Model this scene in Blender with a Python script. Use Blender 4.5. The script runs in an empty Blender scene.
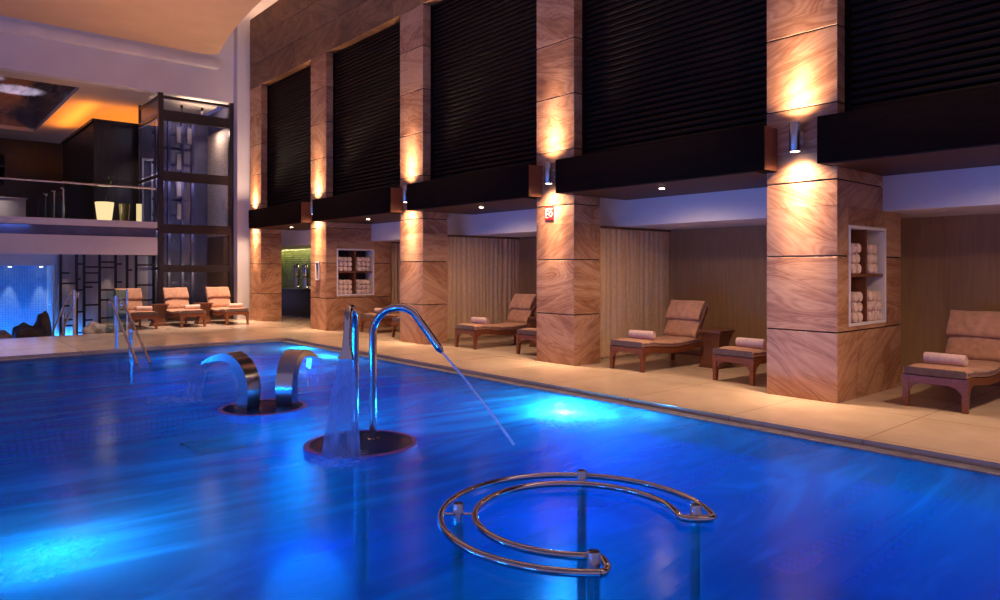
import bpy, bmesh, math, random
from mathutils import Vector, Matrix
R = random.Random(7)
PI = math.pi
COL = bpy.context.scene.collection
H = 1.43                       # eye height above the deck
CAM_AZ = math.radians(40.73)   # heading, clockwise from +Y
F = 705.0

# ------------------------------------------------------------------ materials
def mat(name):
    m = bpy.data.materials.new(name); m.use_nodes = True
    nt = m.node_tree; nt.nodes.clear()
    return m, nt
class N:
    """tiny node helper"""
    def __init__(s, nt): s.nt = nt
    def __call__(s, kind, **kw):
        n = s.nt.nodes.new('ShaderNode' + kind)
        for k, v in kw.items():
            if k.startswith('i_'):
                key = k[2:]
                key = int(key) if key.isdigit() else key.replace('_', ' ')
                s.put(n.inputs[key], v)
            else: setattr(n, k, v)
        return n
    def put(s, sock, v):
        if isinstance(v, bpy.types.NodeSocket): s.nt.links.new(v, sock)
        elif isinstance(v, (tuple, list)) and len(v) == 3 and sock.type == 'RGBA': sock.default_value = (*v, 1)
        else: sock.default_value = v
    def ramp(s, fac, stops):
        n = s.nt.nodes.new('ShaderNodeValToRGB'); s.put(n.inputs[0], fac)
        e = n.color_ramp.elements
        while len(e) < len(stops): e.new(0.5)
        for q, (p, c) in zip(e, stops): q.position = p; q.color = (*c, 1) if len(c) == 3 else c
        return n.outputs[0]
    def out(s, sh):
        o = s.nt.nodes.new('ShaderNodeOutputMaterial'); s.nt.links.new(sh, o.inputs[0])
    def math(s, op, a, b=0.0):
        n = s.nt.nodes.new('ShaderNodeMath'); n.operation = op; s.put(n.inputs[0], a); s.put(n.inputs[1], b); return n.outputs[0]
    def mixc(s, f, a, b, mode='MIX'):
        n = s.nt.nodes.new('ShaderNodeMix'); n.data_type = 'RGBA'; n.blend_type = mode
        s.put(n.inputs[0], f); s.put(n.inputs[6], a); s.put(n.inputs[7], b); return n.outputs[2]

def principled(name, col, rough=0.5, metal=0.0, noise=0.0, nscale=8.0, bump=0.0, bscale=60.0, coat=0.0, stretch=(1, 1, 1), spec=0.5):
    m, nt = mat(name); n = N(nt)
    b = n('BsdfPrincipled'); b.inputs['Roughness'].default_value = rough; b.inputs['Metallic'].default_value = metal
    b.inputs['Coat Weight'].default_value = coat; b.inputs['Specular IOR Level'].default_value = spec
    tc = n('TexCoord'); mp = n('Mapping', i_Vector=tc.outputs['Object']); mp.inputs['Scale'].default_value = stretch
    if noise > 0:
        t = n('TexNoise', i_Vector=mp.outputs[0], i_Scale=nscale, i_Detail=5.0)
        lo = tuple(c * (1 - noise) for c in col); hi = tuple(min(1, c * (1 + noise)) for c in col)
        n.put(b.inputs['Base Color'], n.ramp(t.outputs[0], [(0.3, lo), (0.7, hi)]))
    else: b.inputs['Base Color'].default_value = (*col, 1)
    if bump > 0:
        t2 = n('TexNoise', i_Vector=mp.outputs[0], i_Scale=bscale, i_Detail=3.0)
        bp = n('Bump', i_Height=t2.outputs[0], i_Strength=bump, i_Distance=0.01)
        n.put(b.inputs['Normal'], bp.outputs[0])
    n.out(b.outputs[0]); return m

def emission(name, col, strength):
    m, nt = mat(name); n = N(nt)
    e = n('Emission', i_Color=col, i_Strength=strength); n.out(e.outputs[0]); return m

def wood(name, c1, c2, rough=0.35, stretch=(1, 12, 12), coat=0.0, scale=3.0, spec=0.5):
    m, nt = mat(name); n = N(nt)
    tc = n('TexCoord'); mp = n('Mapping', i_Vector=tc.outputs['Object']); mp.inputs['Scale'].default_value = stretch
    t = n('TexNoise', i_Vector=mp.outputs[0], i_Scale=scale, i_Detail=6.0, i_Distortion=1.5)
    b = n('BsdfPrincipled', i_Roughness=rough); b.inputs['Coat Weight'].default_value = coat; b.inputs['Specular IOR Level'].default_value = spec
    n.put(b.inputs['Base Color'], n.ramp(t.outputs[0], [(0.3, c1), (0.7, c2)]))
    n.out(b.outputs[0]); return m

def sandstone(name, dark=(0.21, 0.085, 0.05), mid=(0.38, 0.18, 0.09), light=(0.58, 0.35, 0.205), mid2=(0.48, 0.265, 0.15)):
    m, nt = mat(name); n = N(nt)
    at = n('Attribute', attribute_name='block'); uv = n('UVMap', uv_map='UVMap')
    sep = n('SeparateColor', i_Color=at.outputs[0])
    off = n('CombineXYZ', i_X=n.math('MULTIPLY', sep.outputs[0], 37.0), i_Y=n.math('MULTIPLY', sep.outputs[1], 53.0))
    ad = n('VectorMath', operation='ADD'); n.put(ad.inputs[0], uv.outputs[0]); n.put(ad.inputs[1], off.outputs[0])
    rot = n('VectorRotate', rotation_type='Z_AXIS', i_Vector=uv.outputs[0], i_Angle=n.math('MULTIPLY', n.math('SUBTRACT', sep.outputs[2], 0.5), 1.2))
    ad2 = n('VectorMath', operation='ADD'); n.put(ad2.inputs[0], rot.outputs[0]); n.put(ad2.inputs[1], off.outputs[0])
    big = n('TexNoise', i_Vector=ad.outputs[0], i_Scale=1.3, i_Detail=2.0)
    mps = n('Mapping', i_Vector=ad2.outputs[0]); mps.inputs['Scale'].default_value = (0.62, 3.0, 1)
    fld = n('TexNoise', i_Vector=mps.outputs[0], i_Scale=0.95, i_Detail=1.5, i_Roughness=0.4, i_Distortion=0.7)
    lines = n.math('SINE', n.math('MULTIPLY', fld.outputs[0], 150.0))
    wide = n.math('SINE', n.math('MULTIPLY', fld.outputs[0], 27.0))
    gr = n('TexNoise', i_Vector=mps.outputs[0], i_Scale=9.0, i_Detail=6.0, i_Roughness=0.65)
    f = n.math('ADD', n.math('MULTIPLY', lines, 0.07), n.math('MULTIPLY', wide, 0.085))
    f = n.math('ADD', f, n.math('MULTIPLY', gr.outputs[0], 0.5))
    f = n.math('ADD', f, n.math('MULTIPLY', big.outputs[0], 0.5))
    f = n.math('ADD', f, n.math('MULTIPLY', n.math('SUBTRACT', sep.outputs[0], 0.5), 0.16))
    c = n.ramp(f, [(0.28, light), (0.46, mid2), (0.58, mid), (0.80, dark)])
    tint = n.mixc(sep.outputs[1], (1.0, 0.93, 0.86), (0.88, 0.82, 0.82))
    c = n.mixc(1.0, c, tint, 'MULTIPLY')
    fine = n('TexNoise', i_Vector=uv.outputs[0], i_Scale=90.0, i_Detail=3.0)
    bp = n('Bump', i_Height=fine.outputs[0], i_Strength=0.2, i_Distance=0.003)
    b = n('BsdfPrincipled', i_Base_Color=c, i_Roughness=0.5, i_Normal=bp.outputs[0])
    n.out(b.outputs[0]); return m

def tiles(name, c1, c2, mortar, size, rough=0.3, bump=0.2, mort=0.05, ratio=1.0, offset=0.0):
    m, nt = mat(name); n = N(nt)
    uv = n('UVMap', uv_map='UVMap')
    br = n('TexBrick', i_Vector=uv.outputs[0], i_Color1=c1, i_Color2=c2, i_Mortar=mortar, i_Scale=1.0)
    br.inputs['Brick Width'].default_value = size; br.inputs['Row Height'].default_value = size * ratio
    br.inputs['Mortar Size'].default_value = size * mort; br.inputs['Mortar Smooth'].default_value = 0.2
    br.offset = offset; br.inputs['Bias'].default_value = 0.0
    b = n('BsdfPrincipled', i_Roughness=rough)
    t = n('TexNoise', i_Vector=uv.outputs[0], i_Scale=1.7, i_Detail=6.0, i_Roughness=0.65)
    cc = n.mixc(0.55, br.outputs[0], n.ramp(t.outputs[0], [(0.3, tuple(x * 0.75 for x in c1)), (0.7, c2)]))
    cc = n.mixc(br.outputs[1], cc, mortar)
    n.put(b.inputs['Base Color'], cc)
    bp = n('Bump', i_Height=n.math('SUBTRACT', 1.0, br.outputs[1]), i_Strength=bump, i_Distance=0.004)
    n.put(b.inputs['Normal'], bp.outputs[0])
    n.out(b.outputs[0]); return m

def glass(name, tint=(0.85, 0.92, 0.95), rough=0.02, ior=1.45):
    m, nt = mat(name); n = N(nt)
    fr = n('Fresnel', i_IOR=ior)
    t = n('BsdfTransparent', i_Color=tint); g = n('BsdfGlossy', i_Roughness=rough)
    geo = n('NewGeometry'); fac = n.math('MULTIPLY', fr.outputs[0], n.math('SUBTRACT', 1.0, geo.outputs['Backfacing']))
    mx = n('MixShader'); n.put(mx.inputs[0], fac); n.put(mx.inputs[1], t.outputs[0]); n.put(mx.inputs[2], g.outputs[0])
    n.out(mx.outputs[0]); return m

def water_mat():
    m, nt = mat('pool_water'); n = N(nt)
    tc = n('TexCoord')
    mp = n('Mapping', i_Vector=tc.outputs['Object']); mp.inputs['Rotation'].default_value = (0, 0, -0.55); mp.inputs['Scale'].default_value = (0.45, 1.6, 1)
    w = n('TexNoise', i_Vector=mp.outputs[0], i_Scale=1.1, i_Detail=5.0, i_Distortion=1.2)
    mp2 = n('Mapping', i_Vector=tc.outputs['Object']); mp2.inputs['Rotation'].default_value = (0, 0, -0.35); mp2.inputs['Scale'].default_value = (0.35, 1.5, 1)
    s = n('TexNoise', i_Vector=mp2.outputs[0], i_Scale=0.9, i_Detail=4.0, i_Distortion=2.2)
    s2 = n('TexNoise', i_Vector=tc.outputs['Object'], i_Scale=9.0, i_Detail=2.0)
    hgt = n.math('ADD', w.outputs[0], n.math('MULTIPLY', s2.outputs[0], 0.10))
    bp = n('Bump', i_Height=hgt, i_Strength=0.16, i_Distance=0.05)
    clear = n('BsdfTransparent', i_Color=(0.02, 0.26, 0.66))
    haze = n('BsdfTranslucent', i_Color=(0.015, 0.36, 0.70))
    body = n('MixShader'); n.put(body.inputs[0], n.ramp(s.outputs[0], [(0.3, (0.22,) * 3), (0.5, (0.32,) * 3), (0.7, (0.62,) * 3)]))
    n.put(body.inputs[1], clear.outputs[0]); n.put(body.inputs[2], haze.outputs[0])
    gl = n('BsdfGlossy', i_Roughness=0.17, i_Normal=bp.outputs[0])
    fr = n('Fresnel', i_IOR=1.33)
    mx = n('MixShader'); n.put(mx.inputs[0], n.math('MULTIPLY', fr.outputs[0], 0.46)); n.put(mx.inputs[1], body.outputs[0]); n.put(mx.inputs[2], gl.outputs[0])
    n.out(mx.outputs[0]); return m

def foam_mat(name, col=(0.62, 0.86, 1.0)):
    """bubbles thin out towards the rim of the patch (object space, unit radius)"""
    m, nt = mat(name); n = N(nt); tc = n('TexCoord')
    ln = n('VectorMath', operation='LENGTH'); mp0 = n('Mapping', i_Vector=tc.outputs['Object']); mp0.inputs['Scale'].default_value = (1, 1, 0); n.put(ln.inputs[0], mp0.outputs[0])
    t = n('TexNoise', i_Vector=tc.outputs['Object'], i_Scale=4.5, i_Detail=6.0, i_Roughness=0.65, i_Distortion=0.8)
    fall = n.math('SUBTRACT', 1.0, ln.outputs['Value'])
    al = n.math('MULTIPLY', n.math('MULTIPLY', fall, 1.5), n.ramp(t.outputs[0], [(0.32, (0.15,) * 3), (0.65, (1,) * 3)]))
    tr = n('BsdfTransparent'); tl = n('BsdfTranslucent', i_Color=col); df = n('BsdfDiffuse', i_Color=col)
    bd = n('MixShader', i_0=0.25); n.put(bd.inputs[1], tl.outputs[0]); n.put(bd.inputs[2], df.outputs[0])
    mx = n('MixShader'); mn = n.math('MINIMUM', al, 0.85); n.put(mx.inputs[0], mn); n.put(mx.inputs[1], tr.outputs[0]); n.put(mx.inputs[2], bd.outputs[0])
    n.out(mx.outputs[0]); return m

def spray_mat(name, dens, col=(0.55, 0.75, 1.0), stretch=(30, 30, 1.2)):
    m, nt = mat(name); n = N(nt)
    tc = n('TexCoord'); mp = n('Mapping', i_Vector=tc.outputs['Object']); mp.inputs['Scale'].default_value = stretch
    t = n('TexNoise', i_Vector=mp.outputs[0], i_Scale=1.0, i_Detail=3.0)
    tr = n('BsdfTransparent', i_Color=(0.95, 0.97, 1)); tl = n('BsdfTranslucent', i_Color=col); df = n('BsdfDiffuse', i_Color=col)
    ad = n('MixShader', i_0=0.5); n.put(ad.inputs[1], tl.outputs[0]); n.put(ad.inputs[2], df.outputs[0])
    mx = n('MixShader'); n.put(mx.inputs[0], n.ramp(t.outputs[0], [(0.35, (dens * 0.55,) * 3), (0.7, (min(1, dens * 1.5),) * 3)]))
    n.put(mx.inputs[1], tr.outputs[0]); n.put(mx.inputs[2], ad.outputs[0]); n.out(mx.outputs[0]); return m

def fabric(name, col, translucent=0.0, noise=0.2, scale=14.0):
    m, nt = mat(name); n = N(nt)
    tc = n('TexCoord')
    t = n('TexNoise', i_Vector=tc.outputs['Object'], i_Scale=scale, i_Detail=6.0)
    c = n.ramp(t.outputs[0], [(0.3, tuple(x * (1 - noise) for x in col)), (0.7, tuple(min(1, x * (1 + noise)) for x in col))])
    t2 = n('TexNoise', i_Vector=tc.outputs['Object'], i_Scale=220.0, i_Detail=2.0)
    bp = n('Bump', i_Height=t2.outputs[0], i_Strength=0.4, i_Distance=0.004)
    b = n('BsdfPrincipled', i_Base_Color=c, i_Roughness=0.9, i_Normal=bp.outputs[0]); b.inputs['Sheen Weight'].default_value = 0.2
    n.out(b.outputs[0]); return m

M = dict(
    stone=sandstone('banded_sandstone'),
    frieze=sandstone('frieze_sandstone', (0.09, 0.036, 0.014), (0.17, 0.075, 0.030), (0.31, 0.155, 0.07), (0.23, 0.11, 0.048)),  # darker copy of the pillar stone; the frieze's weaker light is in the colour
    joint=principled('dark_joint', (0.02, 0.012, 0.01), 0.8),
    canopy=wood('dark_timber', (0.007, 0.0035, 0.003), (0.016, 0.007, 0.005), 0.7, (12, 1, 12), spec=0.03),
    canopy_red=wood('mahogany_timber', (0.10, 0.032, 0.016), (0.17, 0.058, 0.028), 0.4, (12, 1, 12)),
    soffit_wood=wood('underside_timber', (0.035, 0.013, 0.008), (0.07, 0.026, 0.014), 0.5, (12, 1, 12), spec=0.2),
    shutter=wood('shutter_timber', (0.010, 0.005, 0.004), (0.022, 0.010, 0.007), 0.45, (12, 1, 12), spec=0.10),
    teak=wood('red_brown_timber', (0.13, 0.036, 0.013), (0.30, 0.092, 0.034), 0.35, (2, 12, 12)),
    table=wood('dark_brown_timber', (0.085, 0.028, 0.013), (0.18, 0.06, 0.026), 0.3, (12, 12, 2)),
    cushion=fabric('cushion_cloth', (0.45, 0.225, 0.135)),
    piping=fabric('cushion_side_cloth', (0.13, 0.075, 0.065)),
    towel=fabric('towel_cloth', (0.70, 0.47, 0.37), noise=0.12, scale=30),
    towel_white=fabric('pale_towel_cloth', (0.80, 0.58, 0.48), noise=0.1, scale=30),
    deck=tiles('deck_stone', (0.56, 0.40, 0.285), (0.66, 0.49, 0.36), (0.36, 0.24, 0.16), 1.25, 0.16, 0.08, 0.006),
    coping=principled('coping_stone', (0.15, 0.13, 0.17), 0.35, noise=0.35, nscale=12),
    gutter=principled('gutter_dark', (0.012, 0.012, 0.016), 0.6),
    pool=tiles('blue_mosaic', (0.010, 0.075, 0.36), (0.02, 0.11, 0.46), (0.005, 0.03, 0.17), 0.055, 0.35, 0.15, 0.07),
    step=tiles('pale_blue_mosaic', (0.025, 0.15, 0.55), (0.04, 0.20, 0.66), (0.004, 0.03, 0.18), 0.08, 0.35, 0.15, 0.10),
    water=water_mat(),
    chrome=principled('polished_steel', (0.60, 0.57, 0.56), 0.09, 1.0),
    arch_steel=principled('satin_arch_steel', (0.58, 0.55, 0.54), 0.17, 1.0),
    post_steel=principled('underwater_dimmed_steel', (0.13, 0.125, 0.14), 0.3, 1.0),  # post steel below water, its dimness there put into the colour
    brushed=principled('brushed_steel', (0.62, 0.60, 0.62), 0.24, 1.0, bump=0.15, bscale=40, stretch=(1, 1, 30)),
    sheet=spray_mat('falling_water_sheet', 0.26, (0.4, 0.65, 1.0), (16, 16, 0.6)),
    jet=spray_mat('falling_water_cone', 0.45, (0.36, 0.58, 1.0), (14, 14, 0.5)),
    stream=spray_mat('thin_water_stream', 1.0, (0.75, 0.85, 1.0), (9, 9, 9)),
    foam=foam_mat('churned_foam'),
    mosaic_disc=tiles('disc_mosaic', (0.22, 0.27, 0.42), (0.32, 0.36, 0.5), (0.10, 0.12, 0.2), 0.025, 0.4, 0.3, 0.1),
    disc_rim=principled('disc_rim_tile', (0.16, 0.08, 0.50), 0.35),
    wall_white=principled('painted_plaster', (0.62, 0.57, 0.60), 0.75, noise=0.05, nscale=1.5),
    wall_bulk=principled('bulkhead_plaster', (0.60, 0.57, 0.62), 0.75, noise=0.04, nscale=1.5),
    ceiling=principled('warm_lit_ceiling_plaster', (0.55, 0.35, 0.23), 0.85, noise=0.05, nscale=1.2),  # beige plaster browned, warm lighting put into the colour
    soffit=principled('soffit_plaster', (0.58, 0.46, 0.36), 0.85, noise=0.05, nscale=1.5),
    alcove=principled('brown_wall_covering', (0.32, 0.175, 0.078), 0.7, noise=0.12, nscale=3, stretch=(8, 8, 0.6)),
    curtain=fabric('beige_curtain_cloth', (0.64, 0.43, 0.27), noise=0.08),
    black=principled('black_metal', (0.012, 0.011, 0.013), 0.35, 0.4),
    shaft=principled('shaft_metal', (0.045, 0.036, 0.042), 0.35, 0.5),
    glass=glass('clear_glass'),
    glass_rail=glass('balustrade_glass', (0.9, 0.93, 0.95), 0.02, 1.2),
    glass_dark=glass('tinted_glass', (0.62, 0.64, 0.74), 0.03, 1.5),
    glass_green=glass('green_tinted_glass', (0.72, 0.86, 0.84), 0.03, 1.45),
    dark_wall=principled('dark_wall_panel', (0.022, 0.014, 0.011), 0.3, noise=0.5, nscale=4, stretch=(6, 6, 0.4)),
    dark_gloss=principled('dark_glossy_panel', (0.02, 0.013, 0.012), 0.12, bump=0.8, bscale=3.0, stretch=(1, 1, 5)),
    machine=principled('lift_steelwork', (0.10, 0.09, 0.145), 0.4, 0.3, noise=0.25, nscale=3),
    shaft_back=principled('shaft_back_panel', (0.11, 0.10, 0.17), 0.45, noise=0.3, nscale=2),
    pale_stone=principled('lift_stone_panel', (0.55, 0.42, 0.33), 0.6, noise=0.35, nscale=14, bump=0.3),
    tray=principled('lacquered_ceiling', (0.24, 0.15, 0.12), 0.16, noise=0.3, nscale=2, bump=0.25, bscale=9, stretch=(3, 0.6, 1)),
    lamp_lens=emission('sconce_lens', (1.0, 0.80, 0.58), 14.0),
    down_lens=emission('downlight_lens', (1.0, 0.78, 0.52), 22.0),
    pot_glow=emission('glowing_planter_shell', (1.0, 0.70, 0.34), 1.25),
    candle_glow=emission('lantern_glow', (1.0, 0.72, 0.34), 1.0),
    cove_glow=emission('cove_lamp', (1.0, 0.36, 0.05), 2.5),
    pool_lens=emission('pool_lamp_lens', (0.55, 0.88, 1.0), 40.0),
    leaf=principled('plant_leaf', (0.03, 0.075, 0.02), 0.5, noise=0.3),
    rock=principled('wet_rock', (0.055, 0.042, 0.036), 0.35, noise=0.5, nscale=6, bump=0.8, bscale=10),
    pale_rock=principled('pale_boulder', (0.26, 0.2, 0.17), 0.5, noise=0.4, nscale=6, bump=0.6, bscale=10),
    blue_wall=tiles('water_wall_mosaic', (0.16, 0.30, 0.52), (0.26, 0.42, 0.66), (0.10, 0.2, 0.4), 0.06, 0.25, 0.3, 0.08),
    green_mosaic=tiles('green_mosaic', (0.05, 0.075, 0.018), (0.20, 0.24, 0.05), (0.02, 0.03, 0.008), 0.07, 0.2, 0.3, 0.08),
    screen_back=principled('grey_screen_panel', (0.34, 0.29, 0.31), 0.55, noise=0.2, nscale=2, stretch=(6, 6, 0.5)),
    red=principled('red_sign_plate', (0.62, 0.02, 0.016), 0.4),
    sign_white=principled('white_sign_print', (0.85, 0.80, 0.76), 0.5),
    niche_white=principled('white_lacquer_frame', (0.78, 0.70, 0.70), 0.35),
    niche_dark=principled('niche_dark_lining', (0.040, 0.024, 0.028), 0.6),
    shelf=principled('niche_brown_board', (0.17, 0.058, 0.026), 0.4, noise=0.3),
    bottle=principled('urn_steel', (0.55, 0.55, 0.6), 0.15, 1.0),
)

# ------------------------------------------------------------------ mesh builder
class MB:
    def __init__(s):
        s.bm = bmesh.new(); s.bid = s.bm.faces.layers.int.new('bid'); s.rnd = [(0.3, 0.3, 0.5)]
    def _mark(s, faces, rnd=None):
        if rnd:
            s.rnd.append(rnd)
            for f in faces: f[s.bid] = len(s.rnd) - 1
    def box(s, x0, x1, y0, y1, z0, z1, bevel=0.0, rnd=None, seg=2, mtx=None):
        vs = [s.bm.verts.new((x, y, z)) for x in (x0, x1) for y in (y0, y1) for z in (z0, z1)]
        idx = [(0, 1, 3, 2), (4, 6, 7, 5), (0, 4, 5, 1), (2, 3, 7, 6), (0, 2, 6, 4), (1, 5, 7, 3)]
        fs = [s.bm.faces.new([vs[i] for i in q]) for q in idx]
        if mtx is not None: bmesh.ops.transform(s.bm, matrix=mtx, verts=vs)
        s._mark(fs, rnd)
        if bevel > 0:
            es = list({e for f in fs for e in f.edges})
            bmesh.ops.bevel(s.bm, geom=es, offset=bevel, segments=seg, affect='EDGES', profile=0.5)
        return s
    def prism(s, pts, axis, a, b):
        """polygon pts (2-D) extruded along axis from a to b"""
        def co(p, t):
            return {'x': (t, p[0], p[1]), 'y': (p[0], t, p[1]), 'z': (p[0], p[1], t)}[axis]
        A = [s.bm.verts.new(co(p, a)) for p in pts]; B = [s.bm.verts.new(co(p, b)) for p in pts]
        n = len(pts)
        for i in range(n): s.bm.faces.new((A[i], A[(i + 1) % n], B[(i + 1) % n], B[i]))
        s.bm.faces.new(A[::-1]); s.bm.faces.new(B); return s
    def tube(s, path, rad, seg=12, caps=True, closed=False, flat=None):
        path = [Vector(p) for p in path]; n = len(path); rings = []
        rads = rad if isinstance(rad, (list, tuple)) else [rad] * n
        t0 = (path[1] - path[0]).normalized()
        up = Vector((0, 0, 1)) if abs(t0.z) < 0.9 else Vector((1, 0, 0))
        nrm = (up - t0 * up.dot(t0)).normalized()
        for i, p in enumerate(path):
            if closed: t = (path[(i + 1) % n] - path[i - 1]).normalized()
            elif i == 0: t = t0
            elif i == n - 1: t = (path[-1] - path[-2]).normalized()
            else: t = (path[i + 1] - path[i - 1]).normalized()
            nrm = (nrm - t * nrm.dot(t)).normalized(); bn = t.cross(nrm)
            rr = rads[i]; ra, rb = rr if isinstance(rr, (tuple, list)) else (rr, rr)
            rings.append([s.bm.verts.new(p + nrm * math.cos(2 * PI * k / seg) * ra + bn * math.sin(2 * PI * k / seg) * rb) for k in range(seg)])
        m = n if closed else n - 1
        for i in range(m):
            a, b = rings[i], rings[(i + 1) % n]
            for k in range(seg): s.bm.faces.new((a[k], a[(k + 1) % seg], b[(k + 1) % seg], b[k]))
        if caps and not closed:
            s.bm.faces.new(rings[0][::-1]); s.bm.faces.new(rings[-1])
        return s
    def lathe(s, prof, cx=0, cy=0, seg=24, mtx=None):
        """prof: list of (radius, z)"""
        vs0 = []; prev = None
        for r, z in prof:
            if r < 1e-6: ring = [s.bm.verts.new((cx, cy, z))]
            else: ring = [s.bm.verts.new((cx + r * math.cos(2 * PI * k / seg), cy + r * math.sin(2 * PI * k / seg), z)) for k in range(seg)]
            vs0 += ring
            if prev:
                for k in range(seg):
                    a, b = prev, ring
                    if len(a) == 1 and len(b) > 1: s.bm.faces.new((a[0], b[(k + 1) % seg], b[k]))
                    elif len(b) == 1 and len(a) > 1: s.bm.faces.new((a[k], a[(k + 1) % seg], b[0]))
                    elif len(a) > 1: s.bm.faces.new((a[k], a[(k + 1) % seg], b[(k + 1) % seg], b[k]))
            prev = ring
        if mtx is not None: bmesh.ops.transform(s.bm, matrix=mtx, verts=vs0)
        return s
    def grid(s, fn, nu, nv, thick=0.0):
        """fn(i/nu, j/nv) -> point"""
        V = [[s.bm.verts.new(fn(i / nu, j / nv)) for j in range(nv + 1)] for i in range(nu + 1)]
        fs = [s.bm.faces.new((V[i][j], V[i + 1][j], V[i + 1][j + 1], V[i][j + 1])) for i in range(nu) for j in range(nv)]
        if thick:
            bmesh.ops.recalc_face_normals(s.bm, faces=fs)
            bmesh.ops.solidify(s.bm, geom=fs, thickness=thick)
        return s
    def build(s, name, m, parent=None, smooth=35, loc=(0, 0, 0), rotz=0.0):
        bm = s.bm
        bmesh.ops.recalc_face_normals(bm, faces=bm.faces)
        uvl = bm.loops.layers.uv.new('UVMap'); cl = bm.loops.layers.float_color.new('block')
        for f in bm.faces:
            nn = f.normal; ax = max(range(3), key=lambda k: abs(nn[k]))
            rn = s.rnd[f[s.bid]]
            for l in f.loops:
                c = l.vert.co
                l[uvl].uv = (c.y, c.z) if ax == 0 else (c.x, c.z) if ax == 1 else (c.x, c.y)
                l[cl] = (*rn, 1)
            f.smooth = True
        lim = math.radians(smooth)
        for e in bm.edges:
            if len(e.link_faces) == 2: e.smooth = e.calc_face_angle(0) < lim
        me = bpy.data.meshes.new(name); bm.to_mesh(me); bm.free()
        me.materials.append(m)
        o = bpy.data.objects.new(name, me); COL.objects.link(o)
        if parent: o.parent = parent
        o.location = loc; o.rotation_euler = (0, 0, rotz)
        return o

def rr(): return (R.random(), R.random(), R.random())
def empty(name, loc=(0, 0, 0), rotz=0.0):
    o = bpy.data.objects.new(name, None); o.empty_display_size = 0.2; COL.objects.link(o)
    o.location = loc; o.rotation_euler = (0, 0, rotz); return o
def tag(o, label, cat, group=None, kind='thing'):
    o['label'] = label; o['category'] = cat
    if group: o['group'] = group
    if kind: o['kind'] = kind
    return o
def struct(o, label=None, cat=None):
    o['kind'] = 'structure'
    if label: o['label'] = label
    if cat: o['category'] = cat
    return o
KIDS = {}
def dup(o, parent=None):
    c = o.copy(); COL.objects.link(c)
    if parent: c.parent = parent
    for ch in o.children: dup(ch, c)
    return c
def place(root, used, loc, rotz, label):
    """first use moves the original, later ones copy it with its parts"""
    o = root if not used else dup(root)
    used.append(1); o.location = loc; o.rotation_euler = (0, 0, rotz); o['label'] = label
    return o
def light(kind, name, loc, energy, col, target=None, along=None, **kw):
    d = bpy.data.lights.new(name, kind); d.energy = energy; d.color = col
    for k, v in kw.items(): setattr(d, k, v)
    o = bpy.data.objects.new(name, d); COL.objects.link(o); o.location = loc
    if target is not None:
        o.rotation_euler = (Vector(target) - Vector(loc)).to_track_quat('-Z', 'Y').to_euler()
        if along:                                  # lay a long lamp's length along this direction
            z = (Vector(loc) - Vector(target)).normalized(); y = Vector(along); y = (y - z * y.dot(z)).normalized(); x = y.cross(z)
            o.rotation_euler = Matrix((x, y, z)).transposed().to_euler()
    return o
WARM = (1.0, 0.67, 0.42)

# ------------------------------------------------------------------ layout constants
FX = 7.6                                     # front plane of the pillars
PY = [3.735, 7.555, 11.46, 15.395, 19.2]     # pillar centres, nearest first
PW = 0.40                                    # half width
JZ = [0, 0.75, 1.57, 2.39, 3.21, 4.03, 4.85, 5.67, 6.45]
BACK = 20.2
POOLX, POOLY, WZ = 6.0, 13.83, -0.06

# ------------------------------------------------------------------ floor and pool
b = MB()
b.box(6.17, 10.6, -3, 27.6, -0.30, 0)
b.box(-7, 6.17, 14.0, 17.6, -0.30, 0)
b.box(4.0, 6.17, 17.6, 22.5, -0.30, 0)
struct(b.build('floor', M['deck']), 'polished beige stone pool deck running into the lounge alcoves', 'floor')
b = MB(); b.box(-7, 4.0, 17.6, 24, -0.55, -0.40); b.box(-7, 4.0, 17.6, 18.0, -0.40, -0.27); b.box(-7, 4.0, 18.0, 18.35, -0.40, -0.335)
struct(b.build('floor_lower', M['deck']), 'sunken stone floor and steps behind the far deck', 'floor')
b = MB(); b.box(POOLX, 6.14, -3, 13.97, -0.30, -0.042, 0.004); b.box(-7, 6.14, POOLY, 13.97, -0.30, -0.042, 0.004)
struct(b.build('trim_1', M['coping']), 'low wet stone overflow ledge along the pool edge', 'coping')
b = MB(); b.box(6.14, 6.17, -3, 14, -0.30, -0.05); b.box(-7, 6.17, 13.97, 14, -0.30, -0.05)
struct(b.build('trim_2', M['gutter']), 'dark drainage slot between ledge and deck', 'gutter')
b = MB()
b.box(-7, 6.0, -3, 13.83, -1.35, -1.25)
b.box(6.0, 6.1, -3, 13.93, -1.35, -0.30); b.box(-7, 6.0, 13.83, 13.93, -1.35, -0.30)
b.box(-7.1, -7, -3, 13.93, -1.35, 0); b.box(-7.1, 6.1, -3.1, -3, -1.35, 0)
struct(b.build('floor_pool', M['pool']), 'blue mosaic tiled pool basin', 'pool')
b = MB(); b.box(-7, 6.0, -3, 13.83, WZ - 0.001, WZ)
bm = MB(); bm.grid(lambda u, v: (-7 + 13 * u, -3 + 16.83 * v, WZ), 4, 4)
_w = bm.build('water', M['water'])
if _w.data.polygons[0].normal.z < 0: _w.data.flip_normals()
struct(_w, 'still blue lit pool water with drifting streaks', 'water')
b.bm.free()

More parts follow.
